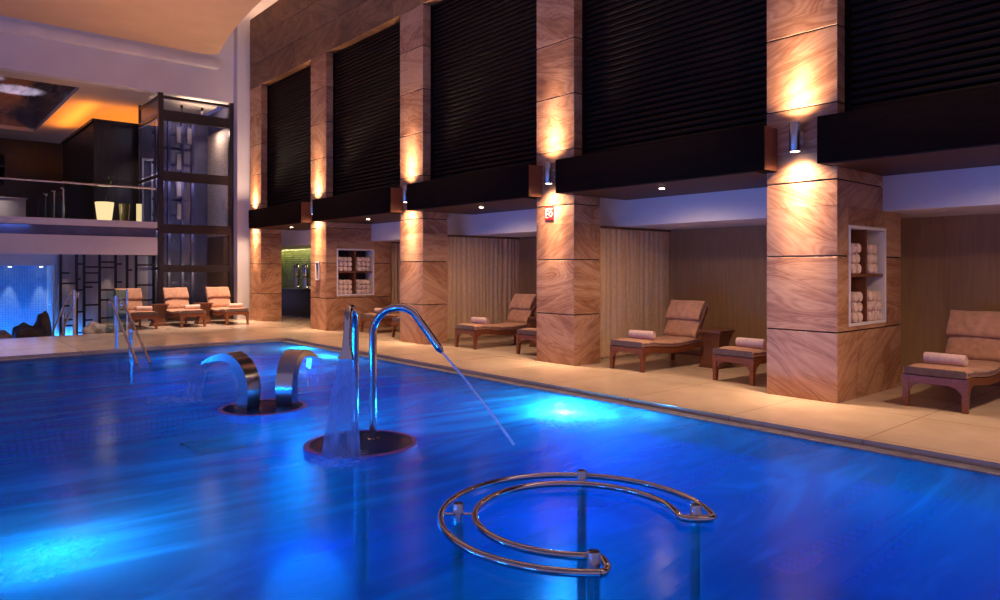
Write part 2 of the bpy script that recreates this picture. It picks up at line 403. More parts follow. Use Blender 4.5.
# underwater steps, bench and grate
b = MB()
for k in range(5):
    b.box(1.75, 4.6, 13.83 - 0.34 * (k + 1), 13.83 - 0.34 * k - (0 if k == 0 else 0.0), -1.25, -0.14 - 0.2 * k, 0.012)
tag(b.build('pool_steps', M['step']), 'blue tiled underwater steps below the pool handrail', 'steps')
b = MB()
b.prism([(13.82, -0.10), (12.5, -0.14), (11.0, -0.26), (10.3, -0.6), (9.3, -1.249), (13.82, -1.249)], 'x', -3.5, 1.62)
tag(b.build('underwater_bench', M['step']), 'sloping blue tiled recliner bench under the water by the far edge', 'bench')
b = MB()
for k in range(9): b.box(3.35 + 0.075 * k, 3.40 + 0.075 * k, 10.55, 11.25, -1.249, -1.215)
b.box(3.30, 4.05, 10.50, 10.55, -1.249, -1.21); b.box(3.30, 4.05, 11.25, 11.30, -1.249, -1.21)
tag(b.build('floor_grate', M['black']), 'dark slotted grate on the pool floor before the steps', 'grate')

# ------------------------------------------------------------------ pillars
def pillar(i, deep, label):
    yc = PY[i]; y0, y1 = yc - PW, yc + PW
    root = tag(empty('stone_pillar', (FX, yc, 0)), label, 'pillar', 'stone clad pillars along the deck')
    cl, co = MB(), MB()
    g = 0.008
    NX0, NX1, NZ0, NZ1, ND = 7.87, 8.87, 0.80, 1.91, 0.36
    def L(x0, x1, ya, yb, z0, z1, m, ins=0.0, rnd=None, bev=0.0):
        m.box(x0 - FX, x1 - FX, ya - yc, yb - yc, z0, z1, bev, rnd, 1)
    zs = sorted(set(JZ + [2.11, 2.53]))
    for a, c in zip(zs[:-1], zs[1:]):
        xe = (9.34 if deep else 8.18) if c <= 2.115 else (8.79 if deep else 8.18) if c <= 2.54 else 7.86
        za = a + (g if a in JZ and a > 0 else 0); zc = c - (g if c in JZ and c < 6.4 else 0)
        cuts = [FX]
        if xe > 8.0:
            cuts += ([NX0, NX1] if deep and c <= 2.115 else [])
            if deep and c <= 0.8: cuts = [FX, 8.02 + 0.2 * R.random()]
        cuts.append(xe)
        for xa, xb in zip(cuts[:-1], cuts[1:]):
            if deep and xa == NX0 and xb == NX1:
                for (z0, z1) in ((za, min(zc, NZ0)), (max(za, NZ1), zc)):
                    if z1 - z0 > 0.01: L(xa, xb, y0, y1, z0, z1, cl, rnd=rr())
                z0, z1 = max(za, NZ0), min(zc, NZ1)
                if z1 > z0: L(xa, xb, y0 + ND, y1, z0, z1, cl, rnd=rr())
            else:
                L(xa, xb, y0, y1, za, zc, cl, rnd=rr(), bev=0.003)
    for j in JZ[1:-1]:
        xe = (9.34 if deep else 8.18) if j < 2.11 else (8.79 if deep else 8.18) if j < 2.53 else 7.86
        if deep and NZ0 < j < NZ1:
            xa_, xb_, ya_, yb_, yn_ = FX + .012 - FX, xe - .012 - FX, y0 + .012 - yc, y1 - .012 - yc, y0 + ND - yc
            co.prism([(xa_, ya_), (NX0 - FX, ya_), (NX0 - FX, yn_), (NX1 - FX, yn_), (NX1 - FX, ya_), (xb_, ya_), (xb_, yb_), (xa_, yb_)], 'z', j - g, j + g)
        else: L(FX + .012, xe - .012, y0 + .012, y1 - .012, j - g, j + g, co)
        co.build('joint', M['joint'], root); co = MB()
    cl.build('stone_cladding', M['stone'], root)
    if deep:
        f = MB(); t = 0.034
        for (xa, xb, za, zb) in ((NX0, NX0 + t, NZ0, NZ1), (NX1 - t, NX1, NZ0, NZ1), (NX0 + t, NX1 - t, NZ0, NZ0 + t), (NX0 + t, NX1 - t, NZ1 - t, NZ1)):
            L(xa, xb, y0 - 0.012, y0 + ND - 0.012, za, zb, f, bev=0.004)
        f.build('niche_frame', M['niche_white'], root)['label'] = 'white lacquered frame of the towel niche'
        f = MB(); L(NX0 + t, NX1 - t, y0 + ND - 0.012, y0 + ND - 0.001, NZ0 + t, NZ1 - t, f); f.build('niche_back', M['niche_dark'], root)
        f = MB(); L(NX0 + t, NX1 - t, y0 + 0.012, y0 + ND - 0.014, 1.34, 1.375, f, bev=0.003); f.build('niche_shelf', M['shelf'], root)['label'] = 'brown timber shelf'
        f = MB(); xm = (NX0 + NX1) / 2 - 0.005
        L(xm - 0.017, xm + 0.017, y0 + 0.012, y0 + ND - 0.014, NZ0 + t, 1.34, f); f.build('niche_divider', M['shelf'], root)['label'] = 'brown timber lower divider'
        f = MB(); L(xm - 0.017, xm + 0.017, y0 + 0.012, y0 + ND - 0.014, 1.375, NZ1 - t, f); f.build('niche_divider', M['shelf'], root)['label'] = 'brown timber upper divider'
    return root
pillar(0, True, 'nearest and widest sandstone pillar with tall narrow towel niche on its side')
pillar(1, False, 'sandstone pillar carrying the small red sign')
pillar(2, False, 'sandstone pillar behind the tip of the curved water jet pipe')
pillar(3, True, 'sandstone pillar with square towel niche and a small white slot on its front')
pillar(4, False, 'farthest sandstone pillar, between the white wall and the dark bar')

# rolled towels inside the two niches
def towel_mesh(rad, length, name, m):
    """roll along local x, centre at origin height rad"""
    prof = []
    for r, d in ((0.0, 0.0), (0.22, 0.002), (0.27, 0.008), (0.32, 0.001), (0.50, 0.001), (0.55, 0.008), (0.60, 0.0), (0.78, 0.0), (0.83, 0.008), (0.88, 0.003), (0.96, 0.010), (1.0, 0.022)):
        prof.append((r * rad, -length / 2 + d))
    prof += [(rad * 1.012, -length * 0.2), (rad * 1.0, 0.0), (rad * 1.012, length * 0.2)]
    prof += [(r, -z) for r, z in reversed(prof[:12])]
    b = MB(); b.lathe(prof, seg=22, mtx=Matrix.Translation((0, 0, rad)) @ Matrix.Rotation(PI / 2, 4, 'Y'))
    # loose outer flap of the roll
    fl = [(rad * 1.05 * math.cos(t), rad + rad * 1.05 * math.sin(t)) for t in [0.35 + 0.16 * k for k in range(7)]]
    fl2 = [(rad * 0.98 * math.cos(t), rad + rad * 0.98 * math.sin(t)) for t in [0.35 + 0.16 * k for k in range(7)]]
    b.prism(fl + fl2[::-1], 'x', -length * 0.485, length * 0.485)
    return b.build(name, m, smooth=50)
nt_ = towel_mesh(0.056, 0.30, 'rolled_towel', M['towel_white']); tag(nt_, '', 'towel', 'rolled towels in the pillar niches')
used_nt = []
def niche_towels(i, where, cells):
    y0 = PY[i] - PW
    xm = 7.87 + 0.5 - 0.005
    X0 = {'left': 7.904 + 0.062, 'right': xm + 0.017 + 0.062}; Z0 = {'lower': 0.835, 'upper': 1.376}
    for (vert, side, cols, shift) in cells:
        for row in range(3):
            for c in range(cols):
                x = X0[side] + 0.118 * c + shift + R.uniform(-.002, .002)
                rown = ('bottom', 'middle', 'top')[row]; cn = ('left', 'middle', 'right')[c] if cols == 3 else ('left', 'right')[c]
                o = place(nt_, used_nt, (x, y0 + 0.150 + R.uniform(-.008, .008), Z0[vert] + 0.1135 * row), PI / 2,
                          f'pale rolled towel, {rown} row {cn} column, {vert} {side} cell of {where} niche')
niche_towels(0, 'tall near pillar', [('lower', 'left', 2, 0.11), ('lower', 'right', 3, 0.03), ('upper', 'left', 2, 0.06), ('upper', 'right', 2, 0.04)])
niche_towels(3, 'far pillar', [('lower', 'left', 3, 0.02), ('lower', 'right', 3, 0.03), ('upper', 'left', 3, 0.02), ('upper', 'right', 3, 0.03)])

# ------------------------------------------------------------------ facade above and canopies
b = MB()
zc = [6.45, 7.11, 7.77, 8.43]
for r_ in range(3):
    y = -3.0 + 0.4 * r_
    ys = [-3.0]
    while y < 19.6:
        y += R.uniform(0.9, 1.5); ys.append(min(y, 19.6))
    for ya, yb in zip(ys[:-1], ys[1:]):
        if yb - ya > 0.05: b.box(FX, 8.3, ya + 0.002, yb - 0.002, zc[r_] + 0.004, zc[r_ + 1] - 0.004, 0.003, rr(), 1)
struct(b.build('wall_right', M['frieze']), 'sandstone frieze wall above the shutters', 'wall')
b = MB(); b.box(FX + 0.012, 8.28, -3, 19.59, 6.46, 8.42)
struct(b.build('wall_right_core', M['joint']))
CAN = ['far bar bay between the two farthest pillars', 'bay beside the square niche pillar', 'bay left of the red sign pillar', 'bay between the red sign pillar and nearest pillar', 'near right bay beside the nearest pillar']
SEG = [(15.795 - 0.10, 18.8 + 0.11, 15.795, 18.8), (11.86 - 0.12, 14.995 + 0.09, 11.86, 14.995), (7.955 - 0.13, 11.06 + 0.10, 7.955, 11.06), (4.135 - 0.13, 7.155 + 0.09, 4.135, 7.155), (-2.6, 3.335 + 0.08, -2.6, 3.335)]
for k, (ya, yb, ia, ib) in enumerate(SEG):
    root = tag(empty('timber_canopy', (FX, (ya + yb) / 2, 2.53)), 'long dark timber box canopy over the ' + CAN[k], 'canopy', 'timber box canopies between the pillars')
    yo = (ya + yb) / 2
    b = MB(); b.box(-0.30, -0.002, ya - yo, yb - yo, 0, 0.49, 0.004)
    b.box(-0.002, 0.24, ia + 0.004 - yo, ib - 0.004 - yo, 0.02, 0.49)
    b.build('fascia_box', M['canopy'], root)
    b = MB(); b.box(-0.285, -0.01, ya - yo - 0.004, ya - yo + 0.001, 0.005, 0.485); b.build('end_panel', M['canopy_red'], root)['label'] = 'reddish mahogany end panel'
    b = MB(); b.box(-0.27, 1.185 if False else 0.55, ia + 0.004 - yo, ib - 0.004 - yo, -0.012, 0.02)
    b.box(0.55, 1.195, ia + 0.004 - yo, ib - 0.004 - yo, -0.012, 0.02)
    b.build('soffit_panel', M['soffit_wood'], root)['label'] = 'reddish timber underside'
    yl = [17.2, 13.35, 9.5, 5.7, 1.7][k]
    d = MB(); d.lathe([(0.0, -0.03), (0.045, -0.03), (0.05, -0.026), (0.05, -0.0125)], 0.15, yl - yo, 18); hz = d.build('downlight', M['brushed'], root)
    d = MB(); d.lathe([(0, -0.034), (0.035, -0.034), (0.036, -0.0305), (0, -0.0305)], 0.15, yl - yo, 16); d.build('lens', M['down_lens'], hz)['label'] = 'glowing warm lens'
    light('SPOT', 'downlight_beam', (FX + 0.15, yl, 2.48), 165, WARM, (FX + 0.45, yl, 0), spot_size=math.radians(160), spot_blend=1.0, shadow_soft_size=0.05)
    # slatted shutter above
    s = MB(); z = 3.02; wl = ib - ia
    sh = tag(empty('slatted_shutter', (7.80, (ia + ib) / 2, 3.02)), 'tall dark horizontal slatted shutter above the ' + CAN[k], 'shutter', 'slatted shutters above the canopies')
    n = 42; p = (6.45 - 3.02) / n
    for q in range(n):
        z0 = q * p
        s.prism([(0.05, z0), (0.012, z0 + 0.004), (-0.012, z0 + 0.022), (-0.016, z0 + 0.04), (-0.006, z0 + p - 0.012), (0.03, z0 + p - 0.004), (0.05, z0 + p - 0.003)], 'y', -wl / 2 + 0.06, wl / 2 - 0.06)
    s.build('slats', M['shutter'], sh)
    s = MB()
    s.box(-0.03, 0.055, -wl / 2 + 0.003, -wl / 2 + 0.058, 0, 3.425); s.build('side_guide', M['canopy'], sh)
    s = MB(); s.box(-0.03, 0.055, wl / 2 - 0.058, wl / 2 - 0.003, 0, 3.425); s.build('side_guide', M['canopy'], sh)
    s = MB(); s.box(0.052, 0.08, -wl / 2 + 0.003, wl / 2 - 0.003, 0, 3.425); s.build('back_board', M['black'], sh)

# sconces: one on every pillar
SL = ['nearest sandstone pillar', 'red sign pillar', 'pillar behind the jet pipe', 'pillar with the square towel niche', 'farthest pillar beside the white wall']
sc_proto = None; used_sc = []
root = tag(empty('wall_sconce'), '', 'wall lamp', 'up and down cylinder lamps on the pillars')
b = MB(); b.lathe([(0.050, 0.006), (0.058, 0.0), (0.06, 0.004), (0.06, 0.316), (0.058, 0.32), (0.050, 0.314), (0.050, 0.006)], -0.13, 0, 28); b.build('cylinder_body', M['brushed'], root)
b = MB(); b.box(-0.075, -0.012, -0.02, 0.02, 0.13, 0.19, 0.004); b.build('bracket', M['brushed'], root)
b = MB(); b.box(-0.014, -0.001, -0.045, 0.045, 0.09, 0.23, 0.004); b.build('back_plate', M['brushed'], root)
b = MB(); b.lathe([(0, 0.004), (0.049, 0.004), (0.049, 0.012), (0, 0.012)], -0.13, 0, 20); b.build('lens', M['lamp_lens'], root)['label'] = 'glowing lower lens'
b = MB(); b.lathe([(0, 0.306), (0.049, 0.306), (0.049, 0.311), (0, 0.311)], -0.13, 0, 20); b.build('lens', M['lamp_lens'], root)['label'] = 'glowing upper lens'
for i in range(5):
    place(root, used_sc, (FX, PY[i], 2.71), 0, 'brushed steel cylinder up and down lamp on the ' + SL[i])
    e = [1.0, 1.0, 1.05, 1.1, 1.15][i]
    for (nm, z0, sg, en) in (('sconce_down', 2.70, -1, 1.0), ('sconce_up', 3.04, 1, 0.8)):
        light('SPOT', nm, (FX - 0.14, PY[i], z0), 210 * e * en, WARM, (FX + 0.05, PY[i], z0 + sg * 2.2), spot_size=math.radians(66), spot_blend=1.0, shadow_soft_size=0.05)
        light('SPOT', nm, (FX - 0.14, PY[i], z0), 420 * e * en, WARM, (FX + 0.05, PY[i], z0 + sg * 3.5), spot_size=math.radians(34), spot_blend=1.0, shadow_soft_size=0.05)
        light('SPOT', nm, (FX - 0.14, PY[i], z0), 170 * e * en, WARM, (FX - 0.1, PY[i], z0 + sg * 2.5), spot_size=math.radians(140), spot_blend=1.0, shadow_soft_size=0.05)

# red sign on second pillar
root = tag(empty('red_sign', (FX, 7.665, 2.28)), 'small square red sign with white symbols on the second pillar', 'sign')
b = MB(); b.box(-0.012, -0.001, -0.095, 0.095, -0.105, 0.105, 0.003); b.build('sign_plate', M['red'], root)
b = MB()
def bar(y0, y1, z0, z1): b.box(-0.0145, -0.0115, y0, y1, z0, z1)
bar(-0.08, 0.08, 0.060, 0.072); bar(0.06, 0.074, -0.072, 0.045); bar(0.012, 0.074, 0.032, 0.045); bar(0.018, 0.074, -0.018, -0.005); bar(0.012, 0.074, -0.072, -0.059)
for s_ in ((-0.045, 0.047, 45), ):
    for rot in (0, 90, 180, 270):
        b.box(-0.0145, -0.0115, -0.034, 0.034, 0.027, 0.037, mtx=Matrix.Translation((0, -0.035, -0.012)) @ Matrix.Rotation(math.radians(rot + 45), 4, 'X'))
b.build('symbols', M['sign_white'], root)['label'] = 'white symbols'
# small white slot on the fourth pillar's front
root = tag(empty('wall_slot', (FX, 15.40, 1.17)), 'small upright white framed slot on front of square niche pillar', 'wall slot')
b = MB()
b.box(-0.03, -0.001, -0.10, -0.075, 0, 0.44); b.box(-0.03, -0.001, 0.075, 0.10, 0, 0.44); b.box(-0.03, -0.001, -0.075, 0.075, 0, 0.03); b.box(-0.03, -0.001, -0.075, 0.075, 0.41, 0.44)
b.build('frame', M['niche_white'], root)
b = MB(); b.box(-0.008, -0.001, -0.075, 0.075, 0.03, 0.41); b.build('back_panel', M['pale_rock'], root)

# ------------------------------------------------------------------ alcoves
b = MB(); b.box(10.3, 10.42, -3, 15.9, 0, 2.3); struct(b.build('wall_alcove', M['alcove']), 'brown covered rear wall of the lounge alcoves', 'wall')
b = MB(); b.box(10.285, 10.3, -3, 15.9, 0, 0.09); struct(b.build('baseboard_alcove', M['alcove']))
b = MB(); b.box(8.80, 8.95, -3, 27.5, 2.11, 2.60); struct(b.build('trim_3', M['wall_bulk']), 'white painted bulkhead across the alcove openings', 'bulkhead')
b = MB(); b.box(8.95, 10.45, -3, 27.5, 2.112, 2.2); struct(b.build('ceiling_alcove', M['wall_bulk']), 'white low ceiling of the alcoves', 'ceiling')
for (yc, x0, lab) in ((7.38, 8.24, 'beige pleated curtain hanging behind the red sign pillar'), (11.28, 8.24, 'beige pleated curtain behind the pillar at the jet pipe tip'), (15.10, 9.38, 'narrow beige curtain beside the square niche pillar')):
    x1 = 10.26; n = int((x1 - x0) / 0.012)
    ph = R.random() * 6
    def cur(u, v, x0=x0, x1=x1, yc=yc, ph=ph):
        x = x0 + (x1 - x0) * u; z = 0.04 + 2.03 * v
        amp = 0.030 * (1.0 - 0.3 * v) * (1 + 0.4 * math.sin(x * 7.3 + ph))
        y = yc + amp * math.sin(x * 58 + ph + 1.7 * math.sin(x * 6.1) + 0.5 * math.sin(v * 3 + x * 4)) + 0.012 * math.sin(x * 17 + ph) + 0.008 * (1 - v) * math.sin(x * 90)
        return (x, y, z)
    root = tag(empty('curtain', (x0, yc, 0)), lab, 'curtain', 'pleated curtains between the alcoves')
    b = MB(); b.grid(lambda u, v: tuple(Vector(cur(u, v)) - Vector((x0, yc, 0))), n, 6, 0.003); b.build('pleated_cloth', M['curtain'], root, smooth=80)
    b = MB(); b.box(0, x1 - x0, -0.02, 0.02, 2.072, 2.110); b.build('curtain_track', M['shelf'], root)
# bar in the farthest bay
b = MB(); b.box(10.2, 10.3, 15.9, 27.5, 0, 2.112); b.box(8.2, 10.2, 27.4, 27.5, 0, 2.112); struct(b.build('wall_bar', M['green_mosaic']), 'green glittering mosaic wall behind the bar', 'wall')
root = tag(empty('bar_counter', (9.1, 20.2, 0)), 'dark bar counter in front of green mosaic wall', 'counter')
b = MB(); b.box(0, 0.5, -3.6, 3.6, 0.06, 0.80, 0.005); b.build('front_panel', M['black'], root)
b = MB(); b.box(-0.05, 0.55, -3.65, 3.65, 0.80, 0.85, 0.006); b.build('counter_top', M['dark_gloss'], root)
b = MB(); b.box(0.05, 0.45, -3.55, 3.55, 0.0, 0.06); b.build('plinth', M['black'], root)
urn = tag(empty('drink_dispenser'), '', 'dispenser', 'tall steel dispensers on the bar')
b = MB(); b.lathe([(0, 0), (0.10, 0), (0.10, 0.03), (0.075, 0.06), (0.075, 0.33), (0.10, 0.36)], seg=20); b.build('stand', M['bottle'], urn)
b = MB(); b.lathe([(0.10, 0.361), (0.115, 0.40), (0.115, 0.66), (0.10, 0.70), (0, 0.70)], seg=20); b.build('tank', M['bottle'], urn)
b = MB(); b.lathe([(0.0, 0.701), (0.03, 0.701), (0.03, 0.74), (0.0, 0.745)], seg=12); b.build('lid_knob', M['black'], urn)
uu = []
place(urn, uu, (9.35, 20.35, 0.851), 0, 'tall steel drink dispenser on bar, left of the pair')
place(urn, uu, (9.35, 19.75, 0.851), 0, 'tall steel drink dispenser on bar, right of the pair')
cup = MB(); cup.lathe([(0, 0), (0.028, 0), (0.04, 0.075), (0.036, 0.075), (0.025, 0.006), (0, 0.006)], seg=14); cup = cup.build('cup', M['niche_white']); tag(cup, '', 'cup', 'white cups along the bar')
uc = []
for q, nm in enumerate(['farthest white cup on the bar, beside the dispensers', 'second white cup on the bar from the dispensers', 'third white cup on the bar from the dispensers', 'white cup on the bar nearest the niche pillar']):
    place(cup, uc, (9.3, 19.36 - 0.16 * q, 0.851), 0, nm)
light('AREA', 'bar_wall_fill', (10.0, 22.0, 2.09), 60, (1.0, 0.85, 0.4), (10.2, 22.0, 0.8), along=(0, 1, 0), shape='RECTANGLE', size=0.05, size_y=8.0)  # added fill brightening the green mosaic, without a fixture

# ------------------------------------------------------------------ loungers, tables, towels
def lounger():
    root = tag(empty('sun_lounger'), '', 'sun lounger', 'cushioned timber sun loungers')
    W = 0.30
    top = lambda x: 0.335 - 0.045 * math.sin(max(0, min(1, (x - 0.25) / 1.15)) * PI) if x < 1.4 else 0.335
    xs = [0.0 + 1.6 * k / 30 for k in range(31)]
    for s_ in (-1, 1):
        b = MB(); y0, y1 = (W - 0.04, W) if s_ > 0 else (-W, -W + 0.04)
        b.prism([(x, top(x)) for x in xs] + [(x, top(x) - 0.075) for x in reversed(xs)], 'y', y0, y1); b.build('side_rail', M['teak'], root)
    b = MB(); b.box(-0.0, 0.035, -W + 0.041, W - 0.041, 0.255, 0.33); b.build('end_rail', M['teak'], root)
    b = MB(); b.box(1.56, 1.595, -W + 0.041, W - 0.041, 0.255, 0.33); b.build('end_rail', M['teak'], root)
    b = MB()
    for k in range(12):
        x = 0.10 + 0.112 * k
        b.box(x, x + 0.07, -W + 0.041, W - 0.041, top(x + .035) - 0.03, top(x + .035) - 0.008)
    b.build('slats', M['teak'], root)
    for x0 in (0.0, 1.46):
        for s_ in (-1, 1):
            b = MB(); yo = s_ * (W - 0.03)
            zt = top(x0 + .03) - 0.076
            # leg with flared bracket head, tapering to the foot
            pts = [(x0 - 0.004, zt), (x0 + (0.15 if x0 < 1 else 0.06), zt), (x0 + 0.075, zt - 0.045), (x0 + 0.058, zt - 0.10), (x0 + 0.036, 0.0), (x0 + 0.0, 0.0)]
            b.prism(pts, 'y', yo - 0.026, yo + 0.026)
            b.build('leg', M['teak'], root)
    b = MB(); b.box(1.48, 1.505, -W + 0.056, W - 0.056, 0.10, 0.14); b.build('stretcher', M['teak'], root)
    b = MB()
    for s_ in (-1, 1):
        b = MB(); b.prism([(s_ * 0.242, 0.17), (s_ * 0.242, 0.2545), (s_ * 0.13, 0.2545), (s_ * 0.20, 0.225)], 'x', 0.006, 0.03); b.build('apron_bracket', M['teak'], root)
    # seat cushion
    def soft(prof_fn, x0, x1, w, t, nx=22, ny=12):
        b = MB()
        def up(u, v):
            a = (u - 0.5) * 2; c = (v - 0.5) * 2
            edge = max(abs(a) ** 10, abs(c) ** 8)
            x = x0 + (x1 - x0) * u; 
            return (x, w * c, prof_fn(x) + t * (1 - 0.28 * edge) + 0.004 * math.sin(x * 23 + c * 4))
        def dn(u, v):
            a = (u - 0.5) * 2; c = (v - 0.5) * 2
            x = x0 + (x1 - x0) * u
            return (x, w * c, prof_fn(x) + 0.002 + t * 0.12 * max(abs(a) ** 10, abs(c) ** 8))
        b.grid(up, nx, ny); b.grid(dn, nx, ny)
        bm_ = b.bm; bm_.edges.ensure_lookup_table()
        be = [e for e in bm_.edges if len(e.link_faces) == 1]
        bmesh.ops.bridge_loops(bm_, edges=be)
        return b
    cu = soft(top, 0.006, 1.32, W - 0.008, 0.095).build('seat_cushion', M['cushion'], root, smooth=60)
    b = MB()
    side_ = [0.02 + 1.28 * k / 16 for k in range(17)]
    b.tube([(x, -W + 0.006, top(x) + 0.052) for x in reversed(side_)] + [(0.004, y, top(0) + 0.052) for y in (-W + 0.02, 0, W - 0.02)] + [(x, W - 0.006, top(x) + 0.052) for x in side_], 0.006, 6)
    b.build('piping', M['piping'], cu)
    b = MB(); b.grid(lambda u, v: (0.0, (W - 0.022) * (2 * u - 1), top(0) + 0.006 + 0.075 * v), 8, 2, 0.006); b.build('front_band', M['piping'], cu)['label'] = 'dark cloth front edge'
    # back rest
    A = math.radians(58)
    hinge = Vector((1.27, 0, 0.36))
    def bk(s_, n_):  # along the back, normal to it (towards the sitter)
        return (hinge.x + s_ * math.cos(A) - n_ * math.sin(A), hinge.z + s_ * math.sin(A) + n_ * math.cos(A))
    def backpad(s0, s1, w, t, n0, name, bulge=0.0):
        b = MB()
        def up(u, v):
            a = (u - .5) * 2; c = (v - .5) * 2; e_ = max(abs(a) ** 8, abs(c) ** 8)
            s_ = s0 + (s1 - s0) * u
            x, z = bk(s_, n0 + t * (1 - 0.4 * e_) + bulge * math.sin(u * PI) + 0.005 * math.sin(v * 9 + u * 5))
            return (x, w * c * (1 + 0.015 * math.sin(u * 7)), z)
        def dn(u, v):
            a = (u - .5) * 2; c = (v - .5) * 2
            s_ = s0 + (s1 - s0) * u; x, z = bk(s_, n0 + 0.15 * t * max(abs(a) ** 8, abs(c) ** 8)); return (x, w * c, z)
        b.grid(up, 16, 14); b.grid(dn, 16, 14)
        bmesh.ops.bridge_loops(b.bm, edges=[e for e in b.bm.edges if len(e.link_faces) == 1])
        return b.build(name, M['cushion'], root, smooth=60)
    backpad(0.03, 0.61, W - 0.012, 0.085, 0.0, 'back_cushion')
    backpad(0.29, 0.615, W - 0.004, 0.05, 0.088, 'head_pillow', 0.02)
    b = MB()
    for s_ in (-1, 1):
        y0, y1 = (W - 0.05, W - 0.012) if s_ > 0 else (-W + 0.012, -W + 0.05)
        b.prism([bk(0.0, -0.001), bk(0.59, -0.001), bk(0.59, -0.036), bk(0.0, -0.036)], 'y', y0, y1)
    for k in range(5):
        s0 = 0.05 + 0.115 * k
        b.prism([bk(s0, -0.004), bk(s0 + 0.075, -0.004), bk(s0 + 0.075, -0.026), bk(s0, -0.026)], 'y', -W + 0.05, W - 0.05)
    b.build('backrest_frame', M['teak'], root)
    for y in (-0.2, 0.2):
        b = MB(); p0 = bk(0.36, -0.04); b.tube([(p0[0], y, p0[1]), (1.575, y, 0.30)], 0.012, 8); b.build('prop', M['teak'], root)
    return root
def side_table():
    root = tag(empty('side_table'), '', 'side table', 'flared timber side tables beside the loungers')
    b = MB(); prof = [(0.16, 0.0), (0.165, 0.05), (0.15, 0.075), (0.135, 0.12), (0.122, 0.2), (0.122, 0.27), (0.135, 0.36), (0.158, 0.45), (0.172, 0.505)]
    vs = [[b.bm.verts.new((sx * r, sy * r, z)) for sx, sy in ((-1, -1), (1, -1), (1, 1), (-1, 1))] for r, z in prof]
    for a, c in zip(vs[:-1], vs[1:]):
        for k in range(4): b.bm.faces.new((a[k], a[(k + 1) % 4], c[(k + 1) % 4], c[k]))
    b.bm.faces.new(vs[0][::-1]); b.bm.faces.new(vs[-1]); b.build('pedestal', M['table'], root)
    b = MB(); b.box(-0.195, 0.195, -0.195, 0.195, 0.506, 0.545, 0.006); b.build('table_top', M['table'], root)
    b = MB(); b.box(-0.175, 0.175, -0.175, 0.175, 0.0005, 0.03, 0.004); b.build('plinth', M['table'], root)
    return root
LG, TB = lounger(), side_table(); ul, ut = [], []
tw = towel_mesh(0.062, 0.40, 'rolled_towel', M['towel']); tag(tw, '', 'towel', 'rolled towels on the sun loungers'); utw = []
def lounge(x, y, rz, label, tlabel, tx=0.36, ty=0.02, tr=PI / 2, towel=True):
    place(LG, ul, (x, y, 0), rz, label)
    if towel:
        c, s = math.cos(rz), math.sin(rz)
        place(tw, utw, (x + c * tx - s * ty, y + s * tx + c * ty, 0.335 - 0.045 * math.sin(max(0, (tx - .25) / 1.15) * PI) + 0.0965), rz + tr, tlabel)
lounge(8.02, 2.55, 0, 'sun lounger right of the nearest pillar, cut by the picture edge', 'rolled towel on the lounger right of the nearest pillar', 0.42, 0.03, PI / 2 - 0.12)
lounge(7.98, 4.80, -0.075, 'sun lounger with only its foot end showing left of nearest pillar', 'rolled towel on the half hidden lounger left of nearest pillar', 0.36, -0.03, PI / 2 + 0.03)
lounge(7.83, 6.37, 0, 'sun lounger fully in view between red sign pillar and nearest pillar', 'rolled towel on the lounger fully in view beside flared side table', 0.34, -0.02, PI / 2 + 0.1)
lounge(7.98, 8.55, 0, 'sun lounger mostly hidden behind the red sign pillar', 'rolled towel on the lounger hidden behind red sign pillar', towel=False)
lounge(7.83, 10.07, 0, 'sun lounger against the curtain left of the red sign pillar', 'rolled towel on the lounger left of red sign pillar', 0.36, 0.0, PI / 2 + 0.04)
lounge(7.95, 12.42, 0, 'sun lounger left of the pillar at the jet pipe tip', '', towel=False)
lounge(8.05, 13.92, 0, 'sun lounger below the square towel niche', 'rolled towel on the lounger below square towel niche', 0.36, 0, PI / 2)
for q, (xc, nm) in enumerate(((4.48, 'sun lounger on the far deck beside the glass panel'), (5.60, 'sun lounger on the far deck between the two side tables'), (6.68, 'sun lounger on the far deck beside the white wall'))):
    lounge(xc, 18.05, PI / 2, nm, nm.replace('sun lounger on', 'rolled pale towel on lounger of'), 0.46, -0.10, PI / 2 + 0.25)
for x, y, nm in ((9.1, 5.74, 'flared dark side table between loungers left of nearest pillar'), (9.05, 9.32, 'flared dark side table half hidden behind red sign pillar'), (5.08, 19.1, 'far deck side table, beside lounger nearest the glass panel'), (6.17, 19.1, 'far deck side table, beside lounger nearest the white wall')):
    place(TB, ut, (x, y, 0), 0, nm)

# ------------------------------------------------------------------ pool fittings
def disc(x, y, r, lab):
    root = tag(empty('fountain_plinth', (x, y, WZ)), lab, 'plinth', 'round tiled plinths at water level')
    b = MB(); b.lathe([(0, -0.010), (r - 0.05, -0.010), (r - 0.05, -0.09), (0.10, -0.11), (0.06, -0.2), (0.06, -1.18), (0, -1.18)], seg=56); b.build('tiled_drum', M['mosaic_disc'], root)
    b = MB(); b.lathe([(r - 0.049, 0.006), (r - 0.01, 0.006), (r, 0.000), (r, -0.08), (r - 0.049, -0.08), (r - 0.049, 0.006)], seg=56); b.build('rim', M['disc_rim'], root)['label'] = 'purple tiled rim'
disc(3.04, 5.35, 0.48, 'round tiled plinth carrying the two curved jet pipes')
disc(3.03, 7.43, 0.46, 'round tiled plinth carrying the two arched water blades')

def arc_pts(base, d, h, reach, drop, n=20, straight=0.62):
    """goose-neck: vertical, arch over, descend along d"""
    pts = [base.copy(), base + Vector((0, 0, h * straight * 0.5))]
    z1 = h * straight; a = (h - z1)
    for k in range(n + 1):
        t = k / n * 2.35
        r = a
        pts.append(base + d * (r * 1.0 * (1 - math.cos(t))) + Vector((0, 0, z1 + r * math.sin(t))))
    end = base + d * reach + Vector((0, 0, drop))
    last = pts[-1]
    for k in (0.35, 0.7, 1.0): pts.append(last.lerp(end, k))
    return pts
